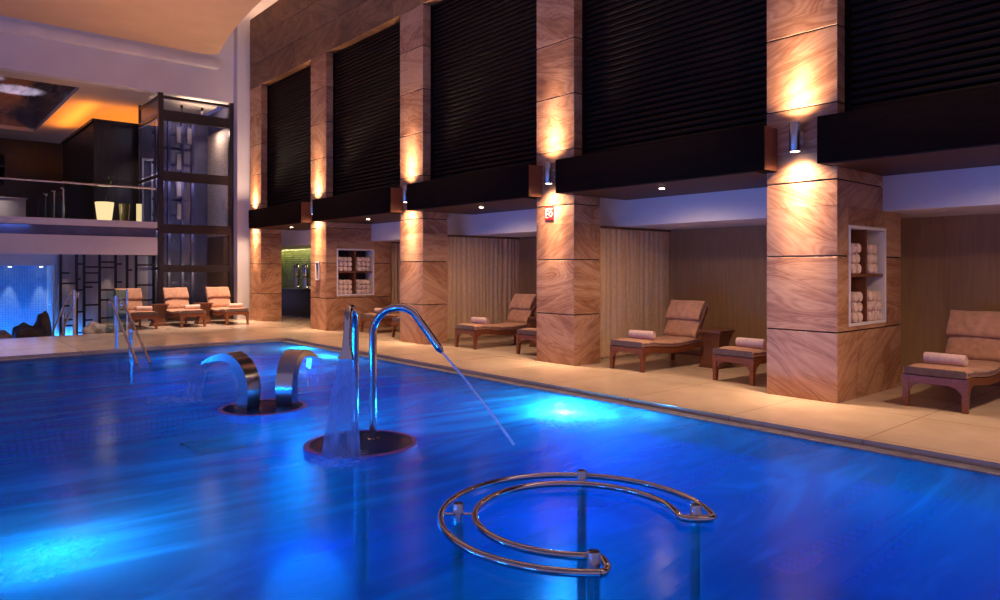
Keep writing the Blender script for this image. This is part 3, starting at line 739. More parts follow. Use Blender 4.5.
# thin jet pipe
B0 = Vector((3.20, 5.43, WZ - 0.0095)); d2 = Vector((0.62, -0.785, 0)).normalized()
root = tag(empty('jet_pipe', B0), 'tall curved chrome pipe throwing a thin water jet to the right', 'water jet')
def goose(b0, d, h, zs, reach, zend, n=22):
    """path local to the base: vertical stem, half-arch, then sloping down to the nozzle"""
    r = h - zs; pts = [Vector((0, 0, 0)), Vector((0, 0, zs * 0.5)), Vector((0, 0, zs))]
    tmax = math.radians(128)
    for k in range(1, n + 1):
        t = tmax * k / n
        pts.append(d * (r * (1 - math.cos(t))) + Vector((0, 0, zs + r * math.sin(t))))
    e = d * reach + Vector((0, 0, zend)); l = pts[-1]
    for k in (0.3, 0.6, 1.0): pts.append(l.lerp(e, k))
    return pts
pp = goose(B0, d2, 1.165, 0.93, 0.60, 0.82)
b = MB(); b.tube(pp, 0.033, 16); b.build('pipe', M['chrome'], root, smooth=60)
b = MB(); b.tube([pp[-1], pp[-1] + (pp[-1] - pp[-2]).normalized() * 0.05], [0.036, 0.018], 16); b.build('nozzle', M['chrome'], root)
b = MB(); b.lathe([(0.034, 0.0), (0.055, 0.0), (0.055, 0.012), (0.034, 0.018)], seg=24); b.build('base_flange', M['chrome'], root)
b = MB(); b.tube([(0, 0, 0.24), (0, 0, 0.27)], 0.037, 18); b.build('collar', M['chrome'], root)
jp = []; dirn = (pp[-1] - pp[-2]).normalized(); p0 = pp[-1] + dirn * 0.04
pe = d2 * 1.26 + Vector((0, 0, 0.010))
for k in range(13):
    t = k / 12; p = p0.lerp(pe, t); p.z += 0.05 * t * (1 - t) * 2; jp.append(p)
b = MB(); b.tube(jp, [0.010 + 0.004 * k / 12 for k in range(13)], 8); b.build('water_jet', M['stream'], root)['label'] = 'thin bright jet of water'
# flat-nozzle pipe with falling cone
B1 = Vector((3.08, 5.53, WZ - 0.0095)); d1 = Vector((-0.64, -0.77, 0)).normalized()
root = tag(empty('jet_pipe', B1), 'tall curved chrome pipe with flat nozzle pouring a wide water cone', 'water jet')
pp = goose(B1, d1, 1.165, 0.98, 0.36, 0.90)
b = MB(); b.tube(pp, 0.033, 16); b.build('pipe', M['chrome'], root, smooth=60)
side = Vector((d1.y, -d1.x, 0))
e0 = pp[-1]; dn = (pp[-1] - pp[-2]).normalized()
b = MB()
sec = [(0.0, 0.034, 0.034), (0.06, 0.040, 0.030), (0.15, 0.070, 0.018)]
rings = []
for (t, w, th) in sec:
    c = e0 + dn * t; nrm = side.cross(dn).normalized()
    rings.append([b.bm.verts.new(c + side * w * math.cos(2 * PI * k / 16) + nrm * th * math.sin(2 * PI * k / 16)) for k in range(16)])
for a, c in zip(rings[:-1], rings[1:]):
    for k in range(16): b.bm.faces.new((a[k], a[(k + 1) % 16], c[(k + 1) % 16], c[k]))
b.bm.faces.new(rings[0][::-1]); b.bm.faces.new(rings[-1]); b.build('flat_nozzle', M['chrome'], root, smooth=60)
b = MB(); b.lathe([(0.034, 0.0), (0.055, 0.0), (0.055, 0.012), (0.034, 0.018)], seg=24); b.build('base_flange', M['chrome'], root)
tip = e0 + dn * 0.152; land = d1 * 0.60 + Vector((0, 0, 0.010))
b = MB()
def cone(u, v):
    c = tip.lerp(land, v); c.z = tip.z + (land.z - tip.z) * (0.72 * v + 0.28 * v * v)
    a = 2 * PI * u; w = 0.066 + 0.09 * v; th = 0.016 + 0.085 * v
    fw = Vector((d1.x, d1.y, 0))
    return c + side * w * math.cos(a) + fw * th * math.sin(a)
b.grid(cone, 28, 12); b.build('water_cone', M['jet'], root, smooth=80)['label'] = 'wide veil of falling water'
# arched blades
def blade(base, d, lab, reach=0.70, peak=0.60, tipz=0.46):
    root = tag(empty('arched_fountain', base), lab, 'fountain', 'arched steel water blades')
    side = Vector((-d.y, d.x, 0)); b = MB()
    n = 22; L1, L2 = [], []
    P = []
    for k in range(n + 1):
        t = k / n; a = PI * (1.10 - 0.92 * t)
        # centre line of an elliptical arch leaning to d
        x = reach * 0.5 + reach * 0.53 * math.cos(a)
        z = peak * max(0.0, (math.sin(a) + 0.309) / 1.309) ** 0.85
        if t > 0.55: z = peak - (peak - tipz) * ((t - 0.55) / 0.45) ** 1.7
        P.append(Vector((x, 0, z)))
    P[0] = Vector((P[0].x, 0, 0))
    for k in range(n + 1):
        t = k / n; tg = (P[min(k + 1, n)] - P[max(k - 1, 0)]).normalized(); nr = Vector((-tg.z, 0, tg.x))
        th = 0.155 * (1 - t) ** 0.75 + 0.012; w = 0.092 + 0.026 * t
        o_, i_ = P[k], P[k] - nr * th
        ring = []
        for (q, s_) in ((o_, 1), (o_, -1), (i_, -1), (i_, 1)):
            ring.append(b.bm.verts.new(d * q.x + side * w * s_ + Vector((0, 0, max(q.z, 0)))))
        L1.append(ring)
    for a, c in zip(L1[:-1], L1[1:]):
        for k in range(4): b.bm.faces.new((a[k], a[(k + 1) % 4], c[(k + 1) % 4], c[k]))
    b.bm.faces.new(L1[0]); b.bm.faces.new(L1[-1][::-1])
    bmesh.ops.recalc_face_normals(b.bm, faces=b.bm.faces)
    es = [e for e in b.bm.edges if len(e.link_faces) == 2 and e.calc_face_angle(0) > 0.9]
    bmesh.ops.bevel(b.bm, geom=es, offset=0.005, segments=2, affect='EDGES')
    b.build('steel_arch', M['arch_steel'], root, smooth=40)
    b = MB(); tipp = P[-1]
    def sh(u, v):
        x = tipp.x + 0.26 * v ** 0.6; z = tipp.z - 0.006 + (0.0 - tipp.z - 0.008) * v ** 1.7
        return d * x + side * (0.116 + 0.01 * v) * (2 * u - 1) + Vector((0, 0, z))
    b.grid(sh, 10, 16, 0.006); b.build('water_sheet', M['sheet'], root, smooth=80)['label'] = 'clear sheet of falling water'
blade(Vector((2.92, 7.44, WZ - 0.0095)), Vector((-0.40, 0.915, 0)).normalized(), 'arched steel water blade pouring left, on the shared plinth')
blade(Vector((3.22, 7.33, WZ - 0.0095)), Vector((0.75, 0.66, 0)).normalized(), 'upright steel water blade seen from behind, pouring right')
# ring rail
RC = Vector((3.06, 2.86, 0)); RO, RI, RM = 0.80, 0.60, 0.70
root = tag(empty('ring_rail', (RC.x, RC.y, -0.022)), 'double chrome ring rail on posts standing in the near water', 'rail')
fwd = Vector((math.sin(CAM_AZ), math.cos(CAM_AZ), 0)); rgt = Vector((math.cos(CAM_AZ), -math.sin(CAM_AZ), 0))
ang_r = math.atan2(rgt.y, rgt.x) - 0.02                       # direction of right-hand post
a0 = ang_r - 0.02; a1 = ang_r + 2 * PI - PI / 2 + 0.05      # open quarter on the right/front
def ringpath(r, a, c, n=84): return [Vector((r * math.cos(a + (c - a) * k / n), r * math.sin(a + (c - a) * k / n), 0.0)) for k in range(n + 1)]
o_ = ringpath(RO, a0, a1); i_ = ringpath(RI, a1, a0)
def uturn(center_ang, sgn):
    c = Vector((math.cos(center_ang), math.sin(center_ang), 0)); tn = Vector((-c.y, c.x, 0)) * sgn
    return c, tn
zr = Vector((0, 0, 0.0))
b = MB(); b.tube([p + zr for p in o_], 0.021, 12); b.build('outer_rail', M['chrome'], root, smooth=60)
b = MB(); b.tube([p + zr for p in i_], 0.021, 12); b.build('inner_rail', M['chrome'], root, smooth=60)
for (ac, sg, fr, to) in ((a0, -1, RO, RI), (a1, 1, RO, RI)):
    c, tn = uturn(ac, sg); pts = []
    for k in range(13):
        t = PI * k / 12; rad = (RO + RI) / 2 + (RO - RI) / 2 * math.cos(t)
        pts.append(c * rad + tn * (0.05 * math.sin(t)) + zr)
    b = MB(); b.tube(pts, 0.021, 12); b.build('end_bend', M['chrome'], root, smooth=60)
for q in range(4):
    a = [a0 + 0.02, a0 + PI / 2 - 0.12, a0 + PI + 0.02, a1 - 0.02][q]
    c = Vector((math.cos(a), math.sin(a), 0)) * RM
    b = MB(); b.lathe([(0.0, -1.226), (0.032, -1.226), (0.032, -0.055), (0.0, -0.055)], c.x, c.y, 20); pst = b.build('post', M['post_steel'], root)
    b = MB(); b.lathe([(0.0, -0.0545), (0.034, -0.0545), (0.034, 0.06), (0.030, 0.066), (0.024, 0.066), (0.024, 0.03), (0, 0.03)], c.x, c.y, 20); b.build('post_cap', M['brushed'], pst)['label'] = 'bright steel open topped cap'
    b = MB(); rd = c.normalized(); b.tube([c - rd * 0.085, c + rd * 0.085], 0.008, 8); b.build('cross_pin', M['chrome'], root)

# sloping double handrails
def handrail(x, pts, posts, lab):
    root = tag(empty('pool_handrail', (x, posts[0][0], 0)), lab, 'handrail', 'double chrome handrails')
    o = Vector((x, posts[0][0], 0))
    for s_ in (-1, 1):
        P = [Vector((x + s_ * 0.095, y, z)) - o for y, z in pts]
        b = MB(); b.tube(P, 0.021, 12); b.build('rail', M['chrome'], root, smooth=60)
    for (y, z0, z1, r) in posts:
        b = MB(); b.tube([Vector((x, y, z0)) - o, Vector((x, y, z1)) - o], r, 16); p = b.build('post', M['brushed'], root)
        zb = z1 - 0.06
        b = MB(); b.tube([Vector((x - 0.095, y, zb)) - o, Vector((x + 0.095, y, zb)) - o], 0.010, 8); b.build('cross_pin', M['chrome'], p)
def slope(y0, z0, y1, z1, n=10, head=0.1):
    d = 1 if y1 > y0 else -1
    pts = [(y0 - d * head, z0 - 0.10), (y0 - d * head * 1.05, z0 - 0.04), (y0 - d * head * 0.6, z0 + 0.005), (y0, z0)]
    return pts + [(y0 + (y1 - y0) * k / n, z0 + (z1 - z0) * k / n) for k in range(1, n + 1)]
handrail(3.03, slope(14.0, 0.86, 12.05, -0.16), [(14.03, 0.0, 0.95, 0.036), (13.05, -0.538, 0.42, 0.036)], 'double chrome handrail sloping down into the pool at far edge')
handrail(2.98, slope(17.75, 0.90, 20.0, -0.25), [(17.58, 0.0, 0.97, 0.036), (18.9, -0.40, 0.42, 0.036)], 'double chrome handrail leading down to the sunken floor')

# pool lamps
def pool_lamp(loc, axis, lab, r=0.11):
    root = tag(empty('pool_lamp', loc), lab, 'lamp', 'underwater lamps in the pool')
    mt = Matrix.Rotation({'-x': -PI / 2, '-y': PI / 2, '+z': 0}[axis], 4, 'Y' if axis == '-x' else 'X')
    b = MB(); b.lathe([(r, 0.001), (r + 0.03, 0.001), (r + 0.03, 0.02), (r + 0.01, 0.03), (r, 0.02)], seg=28, mtx=mt); b.build('bezel', M['brushed'], root)
    b = MB(); b.lathe([(0, 0.014), (r, 0.012), (r, 0.004), (0, 0.004)], seg=28, mtx=mt); b.build('lens', M['pool_lens'], root)['label'] = 'bright bluish white lens'
pool_lamp((6.0, 5.85, -0.25), '-x', 'bright underwater lamp in the pool wall below the deck')
light('POINT', 'pool_glow', (5.27, 5.08, -0.15), 140, (0.6, 0.88, 1.0), shadow_soft_size=0.05)  # added glow without a fixture, standing in for the wall lamp
pool_lamp((6.0, 12.5, -0.35), '-x', 'distant underwater lamp in the pool wall near the far corner')
pool_lamp((0.70, 4.45, -1.25), '+z', 'underwater floor lamp glowing beneath the near left foam')
BL = (0.0, 0.47, 0.97); CY = (0.34, 0.76, 1.0)
light('POINT', 'pool_glow', (5.60, 5.45, -0.30), 90, CY, shadow_soft_size=0.06)
light('POINT', 'pool_glow', (5.80, 12.5, -0.25), 70, CY, shadow_soft_size=0.06)
light('POINT', 'pool_glow', (0.64, 4.30, -0.42), 62, (0.16, 0.52, 1.0), shadow_soft_size=0.10)
for (x, y, z, e) in ((3.0, 6.3, -0.95, 190), (4.4, 9.8, -0.7, 200), (1.0, 11.0, -0.9, 120), (5.0, 2.0, -0.9, 120), (1.6, 1.4, -0.9, 70), (0.6, 13.0, -0.06 - 0.05, 0), (3.6, 12.6, -0.35, 60)):
    if e: light('POINT', 'pool_glow', (x, y, z), e * 0.36, BL, shadow_soft_size=0.45)  # added blue fill in open water, no lamps modelled here
for (y, e) in ((1.0, 700), (5.0, 900), (9.0, 900), (12.5, 500)):
    light('AREA', 'pool_wall_glow', (-6.9, y, -0.6), e * 0.36, BL, (4, y, -0.75), shape='RECTANGLE', size=1.5, size_y=0.5)
# ------------------------------------------------------------------ far end of the hall
def atY(u, Y): return Y * math.tan(CAM_AZ + math.atan((u - 500) / F))
UP = 6.16     # underside of the upper wall
b = MB(); b.box(-8, 7.379, BACK, BACK + 0.3, UP, 9.75); struct(b.build('wall_back', M['wall_white']), 'white upper wall at the far end', 'wall')
b = MB(); b.box(7.38, 7.75, BACK - 0.25, BACK + 0.3, 0, 9.59); b.box(7.75, 9.3, BACK - 0.25, BACK + 0.3, 6.4, 9.59); struct(b.build('wall_back_right', M['wall_white']), 'white wall strip between lift and farthest pillar', 'wall')
# flat suspended ceiling with a curved free edge towards the frieze, white cove behind it
edge = [(5.72, -3), (5.80, 6), (5.90, 11), (6.02, 14.2), (6.12, 15.6), (6.24, 16.8), (6.38, 17.8), (6.54, 18.7), (6.66, 19.25), (6.68, 19.5), (6.60, 19.68), (6.44, 19.76), (6.2, 19.79)]
b = MB(); b.prism([(-8, -3)] + edge + [(-8, 19.79)], 'z', 7.27, 7.39); struct(b.build('ceiling', M['ceiling'], smooth=40), 'warm beige suspended ceiling with a curved edge towards the frieze', 'ceiling')
b = MB(); b.box(5.0, 9.3, -3, BACK - 0.01, 9.6, 9.75); struct(b.build('ceiling_cove', M['wall_white']), 'white upper ceiling of the cove above the frieze', 'ceiling')
b = MB(); b.box(-8, 6.9, 19.95, BACK - 0.001, 7.00, 7.24, 0.03); struct(b.build('trim_4', M['wall_white']), 'white cornice below the ceiling edge', 'cornice')
b = MB(); b.box(9.31, 9.45, -3, BACK - 0.26, 8.2, 9.75); struct(b.build('wall_cove', M['wall_white']))

# balcony
b = MB(); b.box(-8, 5.345, BACK, BACK + 0.25, 2.52, 2.68, 0.006); struct(b.build('trim_5', M['wall_white']), 'pale balcony edge strip', 'balcony edge')
b = MB(); b.box(-8, 5.345, BACK + 0.26, 31, 2.30, 2.66); struct(b.build('floor_balcony', M['dark_wall']), 'balcony floor', 'floor')
b = MB(); b.box(-8, 5.345, BACK + 0.16, BACK + 0.255, 2.27, 2.519); struct(b.build('trim_6', M['shaft_back']), 'dark recessed strip below the balcony edge', 'recess')
b = MB(); b.box(-8, 5.345, BACK, BACK + 0.155, 1.80, 2.27, 0.004); b.box(-8, 5.345, BACK + 0.155, 24, 1.80, 1.86); struct(b.build('trim_7', M['wall_white']), 'white balcony fascia', 'fascia')
light('AREA', 'balcony_recess_light', (0.0, BACK + 0.12, 2.505), 5, (0.1, 0.3, 1.0), (0.0, BACK + 0.14, 2.2), shape='RECTANGLE', size=5, size_y=0.05)
# balcony soffit with tray
b = MB()
TX, TY0, TY1 = 3.7, 21.1, 28.9
b.box(-8, 5.345, BACK + 0.3, TY0, UP, UP + 0.12); b.box(TX, 7.2, TY0, TY1, UP, UP + 0.12); b.box(-8, 7.2, TY1, 31.2, UP, UP + 0.12); b.box(5.24, 7.2, 22.3, TY0 + 1.21, UP, UP + 0.12) if False else None
b.box(5.24, 7.2, BACK + 0.3, TY0, UP + 0.05, UP + 0.12)
struct(b.build('ceiling_balcony', M['soffit']), 'beige soffit over the balcony', 'ceiling')
b = MB(); b.box(-8, TX + 0.1, TY0 - 0.1, TY1 + 0.1, UP + 0.50, UP + 0.56); struct(b.build('ceiling_tray', M['tray']), 'recessed glossy brown ceiling tray', 'ceiling')
b = MB(); b.box(TX, TX + 0.1, TY0, TY1, UP + 0.12, UP + 0.5); b.box(-8, TX, TY1, TY1 + 0.1, UP + 0.12, UP + 0.5); b.box(-8, TX, TY0 - 0.1, TY0, UP + 0.12, UP + 0.5); struct(b.build('trim_8', M['tray']), 'timber side of the ceiling tray', 'trim')
b = MB(); b.box(-9, 7.3, 31, 31.2, 2.3, UP + 0.1); struct(b.build('wall_balcony', M['dark_wall']), 'dark rear wall of the balcony', 'wall')
root = tag(empty('wavy_panel', (0.8, 30.6, 2.68)), 'wide dark glossy rippled panel at the rear of the balcony', 'panel')
b = MB(); b.grid(lambda u, v: (-5.8 + 8.0 * u, 0.12 * math.sin(u * 22 + 3 * v) + 0.1 * math.sin(v * 9 + u * 6), 1.75 + 1.15 * v), 60, 14, 0.03); b.build('rippled_sheet', M['dark_gloss'], root, smooth=70)
b = MB(); b.box(-5.7, 2.1, -0.3, 0.3, 0, 0.95, 0.01); b.build('base_cabinet', M['dark_wall'], root)
# dark core block with cove light on top
b = MB(); b.box(4.3, 7.1, 22.6, 27.4, 2.66, 5.62); struct(b.build('wall_core', M['dark_wall']), 'dark panelled block on the balcony', 'wall')
root = tag(empty('cove_lamp', (4.3, 22.6, 5.62)), 'orange cove light along the top of the dark balcony block', 'cove light')
b = MB(); b.box(-0.05, 2.6, -0.05, -0.001, -0.02, 0.06); b.box(-0.05, -0.001, -0.001, 4.8, -0.02, 0.06); b.build('front_lip', M['dark_wall'], root)
b = MB(); b.box(0.10, 2.6, 0.10, 0.18, 0.001, 0.04); b.box(0.10, 0.18, 0.18, 4.7, 0.001, 0.04); b.build('lamp_strip', M['cove_glow'], root)['label'] = 'glowing orange lamp strip'
light('AREA', 'cove_up', (5.7, 24.9, 5.67), 70, (1.0, 0.30, 0.03), (5.7, 24.9, 8), along=(0, 1, 0), shape='RECTANGLE', size=2.5, size_y=4.5)
light('AREA', 'cove_up', (4.36, 25.0, 5.70), 55, (1.0, 0.30, 0.03), (3.7, 25.0, 6.16), along=(0, 1, 0), shape='RECTANGLE', size=0.2, size_y=4.4)
# balustrade
root = tag(empty('balcony_balustrade', (0, BACK + 0.08, 2.68)), 'glass balustrade with steel handrail along the balcony', 'balustrade')
b = MB(); b.tube([(-8, 0, 0.89), (5.32, 0, 0.89)], 0.026, 14); b.build('handrail', M['brushed'], root)
for q in range(6):
    xb = 5.31 - 2.16 * q
    b = MB(); b.box(xb - 2.14, xb, -0.008, 0.008, 0.001, 0.862); b.build('glass_pane', M['glass_rail'], root)
light('SPOT', 'balcony_fill', (0.8, 23.0, 6.6), 1300, (1.0, .8, .7), (0.8, 24.4, 3.0), spot_size=math.radians(60), spot_blend=0.7, shadow_soft_size=0.05)  # added fill to brighten the white counter
light('SPOT', 'balcony_fill', (0.2, 28.4, 6.1), 900, (1.0, .8, .65), (0.2, 30.5, 4.4), spot_size=math.radians(70), spot_blend=0.7, shadow_soft_size=0.05)  # added fill on the rippled panel
light('SPOT', 'balcony_fill', (5.0, 21.0, 6.1), 160, (1.0, .82, .6), (5.6, 22.5, 3.4), spot_size=math.radians(40), spot_blend=0.7, shadow_soft_size=0.05)  # added fill meant for the pale door frame
# inner stair balustrade posts
for q, (u, Y, h, nm) in enumerate(((61, 21.6, 0.88, 'nearest of three'), (52, 22.4, 0.86, 'middle of three'), (44, 23.2, 0.84, 'farthest of three'))):
    x = atY(u, Y)
    root = tag(empty('balcony_post', (x, Y, 2.661)), 'short steel capped post behind the balcony glass, ' + nm, 'post', 'steel capped posts on the balcony')
    b = MB(); b.box(-0.14, 0.03, -0.02, 0.02, 0, h - 0.12, 0.004); b.build('panel', M['black'], root)
    b = MB(); b.box(0.035, 0.075, -0.02, 0.02, 0, h, 0.004); b.box(-0.02, 0.075, -0.024, 0.024, h, h + 0.03, 0.003); b.build('post_cap', M['brushed'], root)
root = tag(empty('reception_counter', (0.8, 24.6, 2.661)), 'low white counter behind the balcony glass', 'counter')
b = MB(); b.box(-5, 2.1, -0.3, 0.3, 0.0, 0.78, 0.01); b.build('front_panel', M['wall_white'], root)
b = MB(); b.box(-5.05, 2.15, -0.33, 0.33, 0.781, 0.81, 0.006); b.build('counter_top', M['wall_white'], root)
# glowing planter
px = atY(104.5, 20.9)
root = tag(empty('glowing_planter', (px, 20.9, 2.661)), 'glowing cream planter lamp on the balcony with a thin plant', 'planter')
b = MB(); b.lathe([(0, 0), (0.15, 0), (0.165, 0.02), (0.225, 0.52), (0.215, 0.53), (0.2, 0.50), (0, 0.48)], seg=28); b.build('shell', M['pot_glow'], root)
b = MB(); b.tube([(0, 0, 0.48), (0.04, 0, 0.7), (0.12, 0.02, 0.9), (0.13, 0.03, 1.12)], 0.012, 8); b.build('stem', M['leaf'], root)
b = MB()
for k in range(9):
    a = k * 2.4; p0 = Vector((0.13, 0.03, 0.92 + 0.03 * k)); d = Vector((math.cos(a), math.sin(a), 0.7)) * 0.16
    pr = Vector((-math.sin(a), math.cos(a), 0)) * 0.03
    v = [b.bm.verts.new(p0), b.bm.verts.new(p0 + d * 0.5 + pr), b.bm.verts.new(p0 + d), b.bm.verts.new(p0 + d * 0.5 - pr + Vector((0, 0, 0.01)))]
    b.bm.faces.new(v)
b.build('leaf_tuft', M['leaf'], root)
for tx, ty, e in ((2.75, 24.8, 1500), (1.6, 23.6, 2200)):
    light('SPOT', 'tray_reflection_fill', (tx, ty + 0.4, 3.9), e, (0.42, 0.55, 1.0), (tx, ty, 7), spot_size=math.radians(30), spot_blend=0.6, shadow_soft_size=0.1)  # added spots whose patch stands in for a bluish reflection on the tray
light('POINT', 'planter_glow', (px, 20.6, 3.0), 6, (1, .78, .42), shadow_soft_size=0.15)
for (u, r, h, nm, m_) in ((139, 0.065, 0.52, 'slim glowing lantern tube on the balcony beside the lift', 'candle_glow'), ):
    x = atY(u, 20.75)
    root = tag(empty('lantern', (x, 20.75, 2.661)), nm, 'lantern')
    b = MB(); b.lathe([(0, 0.02), (r, 0.02), (r, h), (0, h)], seg=18); b.build('glowing_tube', M[m_], root)
    b = MB(); b.lathe([(0, 0), (r + .03, 0), (r + .03, 0.019), (0, 0.019)], seg=18); b.build('base', M['black'], root)
x = atY(124.5, 20.75)
root = tag(empty('glass_vase', (x, 20.75, 2.661)), 'tall olive glass vase on the balcony right of the glowing planter', 'vase')
b = MB(); b.lathe([(0, 0), (0.09, 0), (0.11, 0.02), (0.14, 0.5), (0.13, 0.5), (0.1, 0.03), (0, 0.03)], seg=22); b.build('body', principled('olive_glass', (0.13, 0.10, 0.015), 0.1, coat=0.5), root)

# lift shaft
SX0, SX1, SY0, SY1 = 5.38, 7.36, BACK + 0.02, BACK + 2.1
root = tag(empty('glass_lift_shaft', (SX0, SY0, 0)), 'tall dark framed glass lift shaft at the far end', 'lift')
def Ls(x0, x1, y0, y1, z0, z1, name, m, bev=0.0, lab=None):
    b = MB(); b.box(x0 - SX0, x1 - SX0, y0 - SY0, y1 - SY0, z0, z1, bev); o = b.build(name, m, root)
    if lab: o['label'] = lab
    return o
for (x, w) in ((SX0, 0.12), (SX1 - 0.10, 0.10)):
    Ls(x, x + w, SY0, SY0 + 0.12, 0, UP - 0.002, 'corner_post', M['shaft'])
Ls(SX0, SX0 + 0.06, SY1 - 0.08, SY1, 0, UP - 0.002, 'corner_post', M['shaft']); 
for (z, h) in ((5.57, 0.27), (3.94, 0.26), (2.52, 0.25), (1.44, 0.2), (6.06, 0.07), (0.06, 0.12)):
    Ls(SX0 + 0.12, SX1 - 0.10, SY0 + 0.01, SY0 + 0.11, z - h / 2, z + h / 2 - 0.002, 'cross_beam', M['shaft'])
    Ls(SX0 + 0.01, SX0 + 0.06, SY0 + 0.12, SY1 - 0.08, z - 0.04, z + 0.04 - 0.002, 'side_beam', M['shaft'])
zz = [0.12, 1.34, 1.54, 2.395, 2.645, 3.81, 4.07, 5.435, 5.705, 6.02]
for a, c in zip(zz[0::2], zz[1::2]):
    Ls(SX0 + 0.12, SX1 - 0.10, SY0 + 0.05, SY0 + 0.065, a, c, 'front_pane', M['glass_dark'])
    Ls(SX0 + 0.03, SX0 + 0.045, SY0 + 0.12, SY1 - 0.08, a - .04, c + .04, 'side_pane', M['glass_dark'])
Ls(SX0 + 0.06, 7.34, SY1, SY1 + 0.06, 0, UP - 0.01, 'rear_wall', M['shaft_back'])
sp = Ls(7.30, 7.345, SY0 + 0.14, SY0 + 2.0, 2.4, 5.5, 'stone_panel', M['pale_stone'], lab='lit pale stone panel inside the shaft')
sp = Ls(7.30, 7.345, SY0 + 0.14, SY0 + 2.0, 0.0, 2.38, 'lower_panel', principled('brown_panel', (0.10, 0.05, 0.03), 0.5, noise=.3), lab='brown lower panel inside the shaft')
Ls(7.346, 7.36, SY0 + 0.13, SY1 - 0.001, 0, UP - 0.01, 'side_wall', M['shaft_back'])
for k, x in enumerate((5.50, 5.82, 6.18, 6.45)):
    Ls(x, x + 0.07, SY0 + 0.75, SY0 + 0.85, 0.0, 5.6, 'guide_rail', M['machine'])
for z in (0.5, 1.0, 2.0, 2.9, 3.35, 4.35, 4.8, 5.2):
    Ls(5.45, 6.55, SY0 + 0.86, SY0 + 0.93, z, z + 0.07, 'tie_bar', M['machine'])
for (x, z) in ((5.55, 4.25), (5.55, 3.45), (5.55, 2.85), (6.02, 2.8), (6.02, 3.45), (6.02, 4.2), (6.02, 4.95), (6.30, 4.95)):
    b = MB(); w, h = 0.17, 0.5
    for (xa, xb, za, zb) in ((x, x + w, z, z + 0.03), (x, x + w, z + h - 0.03, z + h), (x, x + 0.03, z + .03, z + h - .03), (x + w - 0.03, x + w, z + .03, z + h - .03)):
        b.box(xa - SX0, xb - SX0, 0.70, 0.74, za, zb)
    f = b.build('bracket_frame', M['machine'], root)
    if x > 6:
        b = MB(); b.box(x + 0.03 - SX0, x + w - 0.03 - SX0, 0.71, 0.73, z + .03, z + h - .03); b.build('lit_panel', principled('warm_bracket_panel', (0.5, 0.35, 0.2), 0.5), f)['label'] = 'warm pale panel'
for k in range(3):
    b = MB(); x = 5.5 + 0.55 * k
    b.box(-0.03, 0.03, 0, 1.5, -0.05, 0.05, mtx=Matrix.Translation((x - SX0, 0.3, 5.92)) @ Matrix.Rotation(-0.3, 4, 'Z')); b.build('roof_strut', M['shaft'], root)
light('AREA', 'lift_top_light', (7.0, SY0 + 0.9, 5.45), 26, (1, .74, .48), (7.28, SY0 + 0.8, 4.2), shape='RECTANGLE', size=0.5, size_y=0.1)
for (z, e) in ((5.57, 8), (3.94, 13), (2.52, 10)):
    light('AREA', 'lift_fill', (6.2, SY0 + 0.16, z), e, (0.78, .7, 1.0), (6.2, SY0 + 1.6, z - 0.2), shape='RECTANGLE', size=1.5, size_y=0.12)  # added fill hidden behind the beams to brighten the shaft
light('AREA', 'lift_low_fill', (6.2, SY0 + 0.16, 1.44), 18, (1.0, .78, .45), (6.2, SY0 + 1.4, 0.7), shape='RECTANGLE', size=1.5, size_y=0.1)  # added warm fill for the lower shaft
light('AREA', 'lift_roof_fill', (6.7, SY0 + 0.6, 5.72), 40, (1, .72, .45), (6.6, SY0 + 0.9, 7), shape='RECTANGLE', size=1.0, size_y=0.5)  # added upward fill, brightens the shaft roof without showing a lamp
# pale door frame at the shaft's rear, seen through the side glass
b = MB(); dx0, dx1, dy, dz = 5.465 - SX0, 5.765 - SX0, SY1 - SY0 - 0.06, 2.68
b.prism([(dx0, dz), (dx0 + 0.05, dz), (dx0 + 0.05, dz + 1.9), (dx1 - 0.05, dz + 1.9), (dx1 - 0.05, dz), (dx1, dz), (dx1, dz + 1.97), (dx0, dz + 1.97)], 'y', dy, dy + 0.055)
b.build('door_frame', M['niche_white'], root)['label'] = 'pale upright door frame inside the shaft'

# water wall, lattice, rocks on the sunken floor
WY = 22.3
b = MB(); b.box(-6, atY(53, WY), WY, WY + 0.15, -0.4, 1.52); struct(b.build('wall_water', M['blue_wall']), 'blue lit mosaic water wall under the balcony', 'wall')
b = MB(); b.box(-6, 5.2, 21.2, WY + 0.16, 1.521, 1.80); struct(b.build('trim_9', M['wall_bulk']), 'pale bulkhead above the water wall', 'bulkhead')
for q, u in enumerate((10, 41)):
    x = atY(u, WY - 0.2)
    root = tag(empty('water_wall_downlight', (x, WY - 0.2, 1.49)), 'small downlight over the blue water wall, ' + ('left one' if q == 0 else 'right one beside the glass edge'), 'downlight', 'downlights over the water wall')
    b = MB(); b.lathe([(0, 0), (0.05, 0), (0.06, 0.03), (0, 0.03)], seg=16); b.build('ring', M['brushed'], root)
    b = MB(); b.lathe([(0, -0.008), (0.04, -0.008), (0.04, -0.001), (0, -0.001)], seg=16); b.build('lens', M['lamp_lens'], root)
    light('SPOT', 'water_wall_spot', (x, WY - 0.20, 1.46), 60, (1, .85, .7), (x, WY - 0.02, 0), spot_size=math.radians(32), spot_blend=0.6, shadow_soft_size=0.03)
light('AREA', 'water_wall_blue', (atY(10, 21.3), 21.5, -0.3), 48, (0.02, 0.28, 1.0), (atY(22, WY), WY, 0.35), shape='RECTANGLE', size=3.4, size_y=0.2)
root = tag(empty('glass_partition', (atY(41, 21.0), 21.0, -0.40)), 'frameless clear glass partition before the blue water wall', 'partition')
xa = atY(52, 21.0) - atY(41, 21.0)
b = MB(); b.box(-6, -0.01, -0.008, 0.008, 0, 1.90); b.build('glass_pane', M['glass'], root)
b = MB(); b.box(0.0, xa, -0.008, 0.008, 0, 1.90); b.build('glass_pane', M['glass'], root)
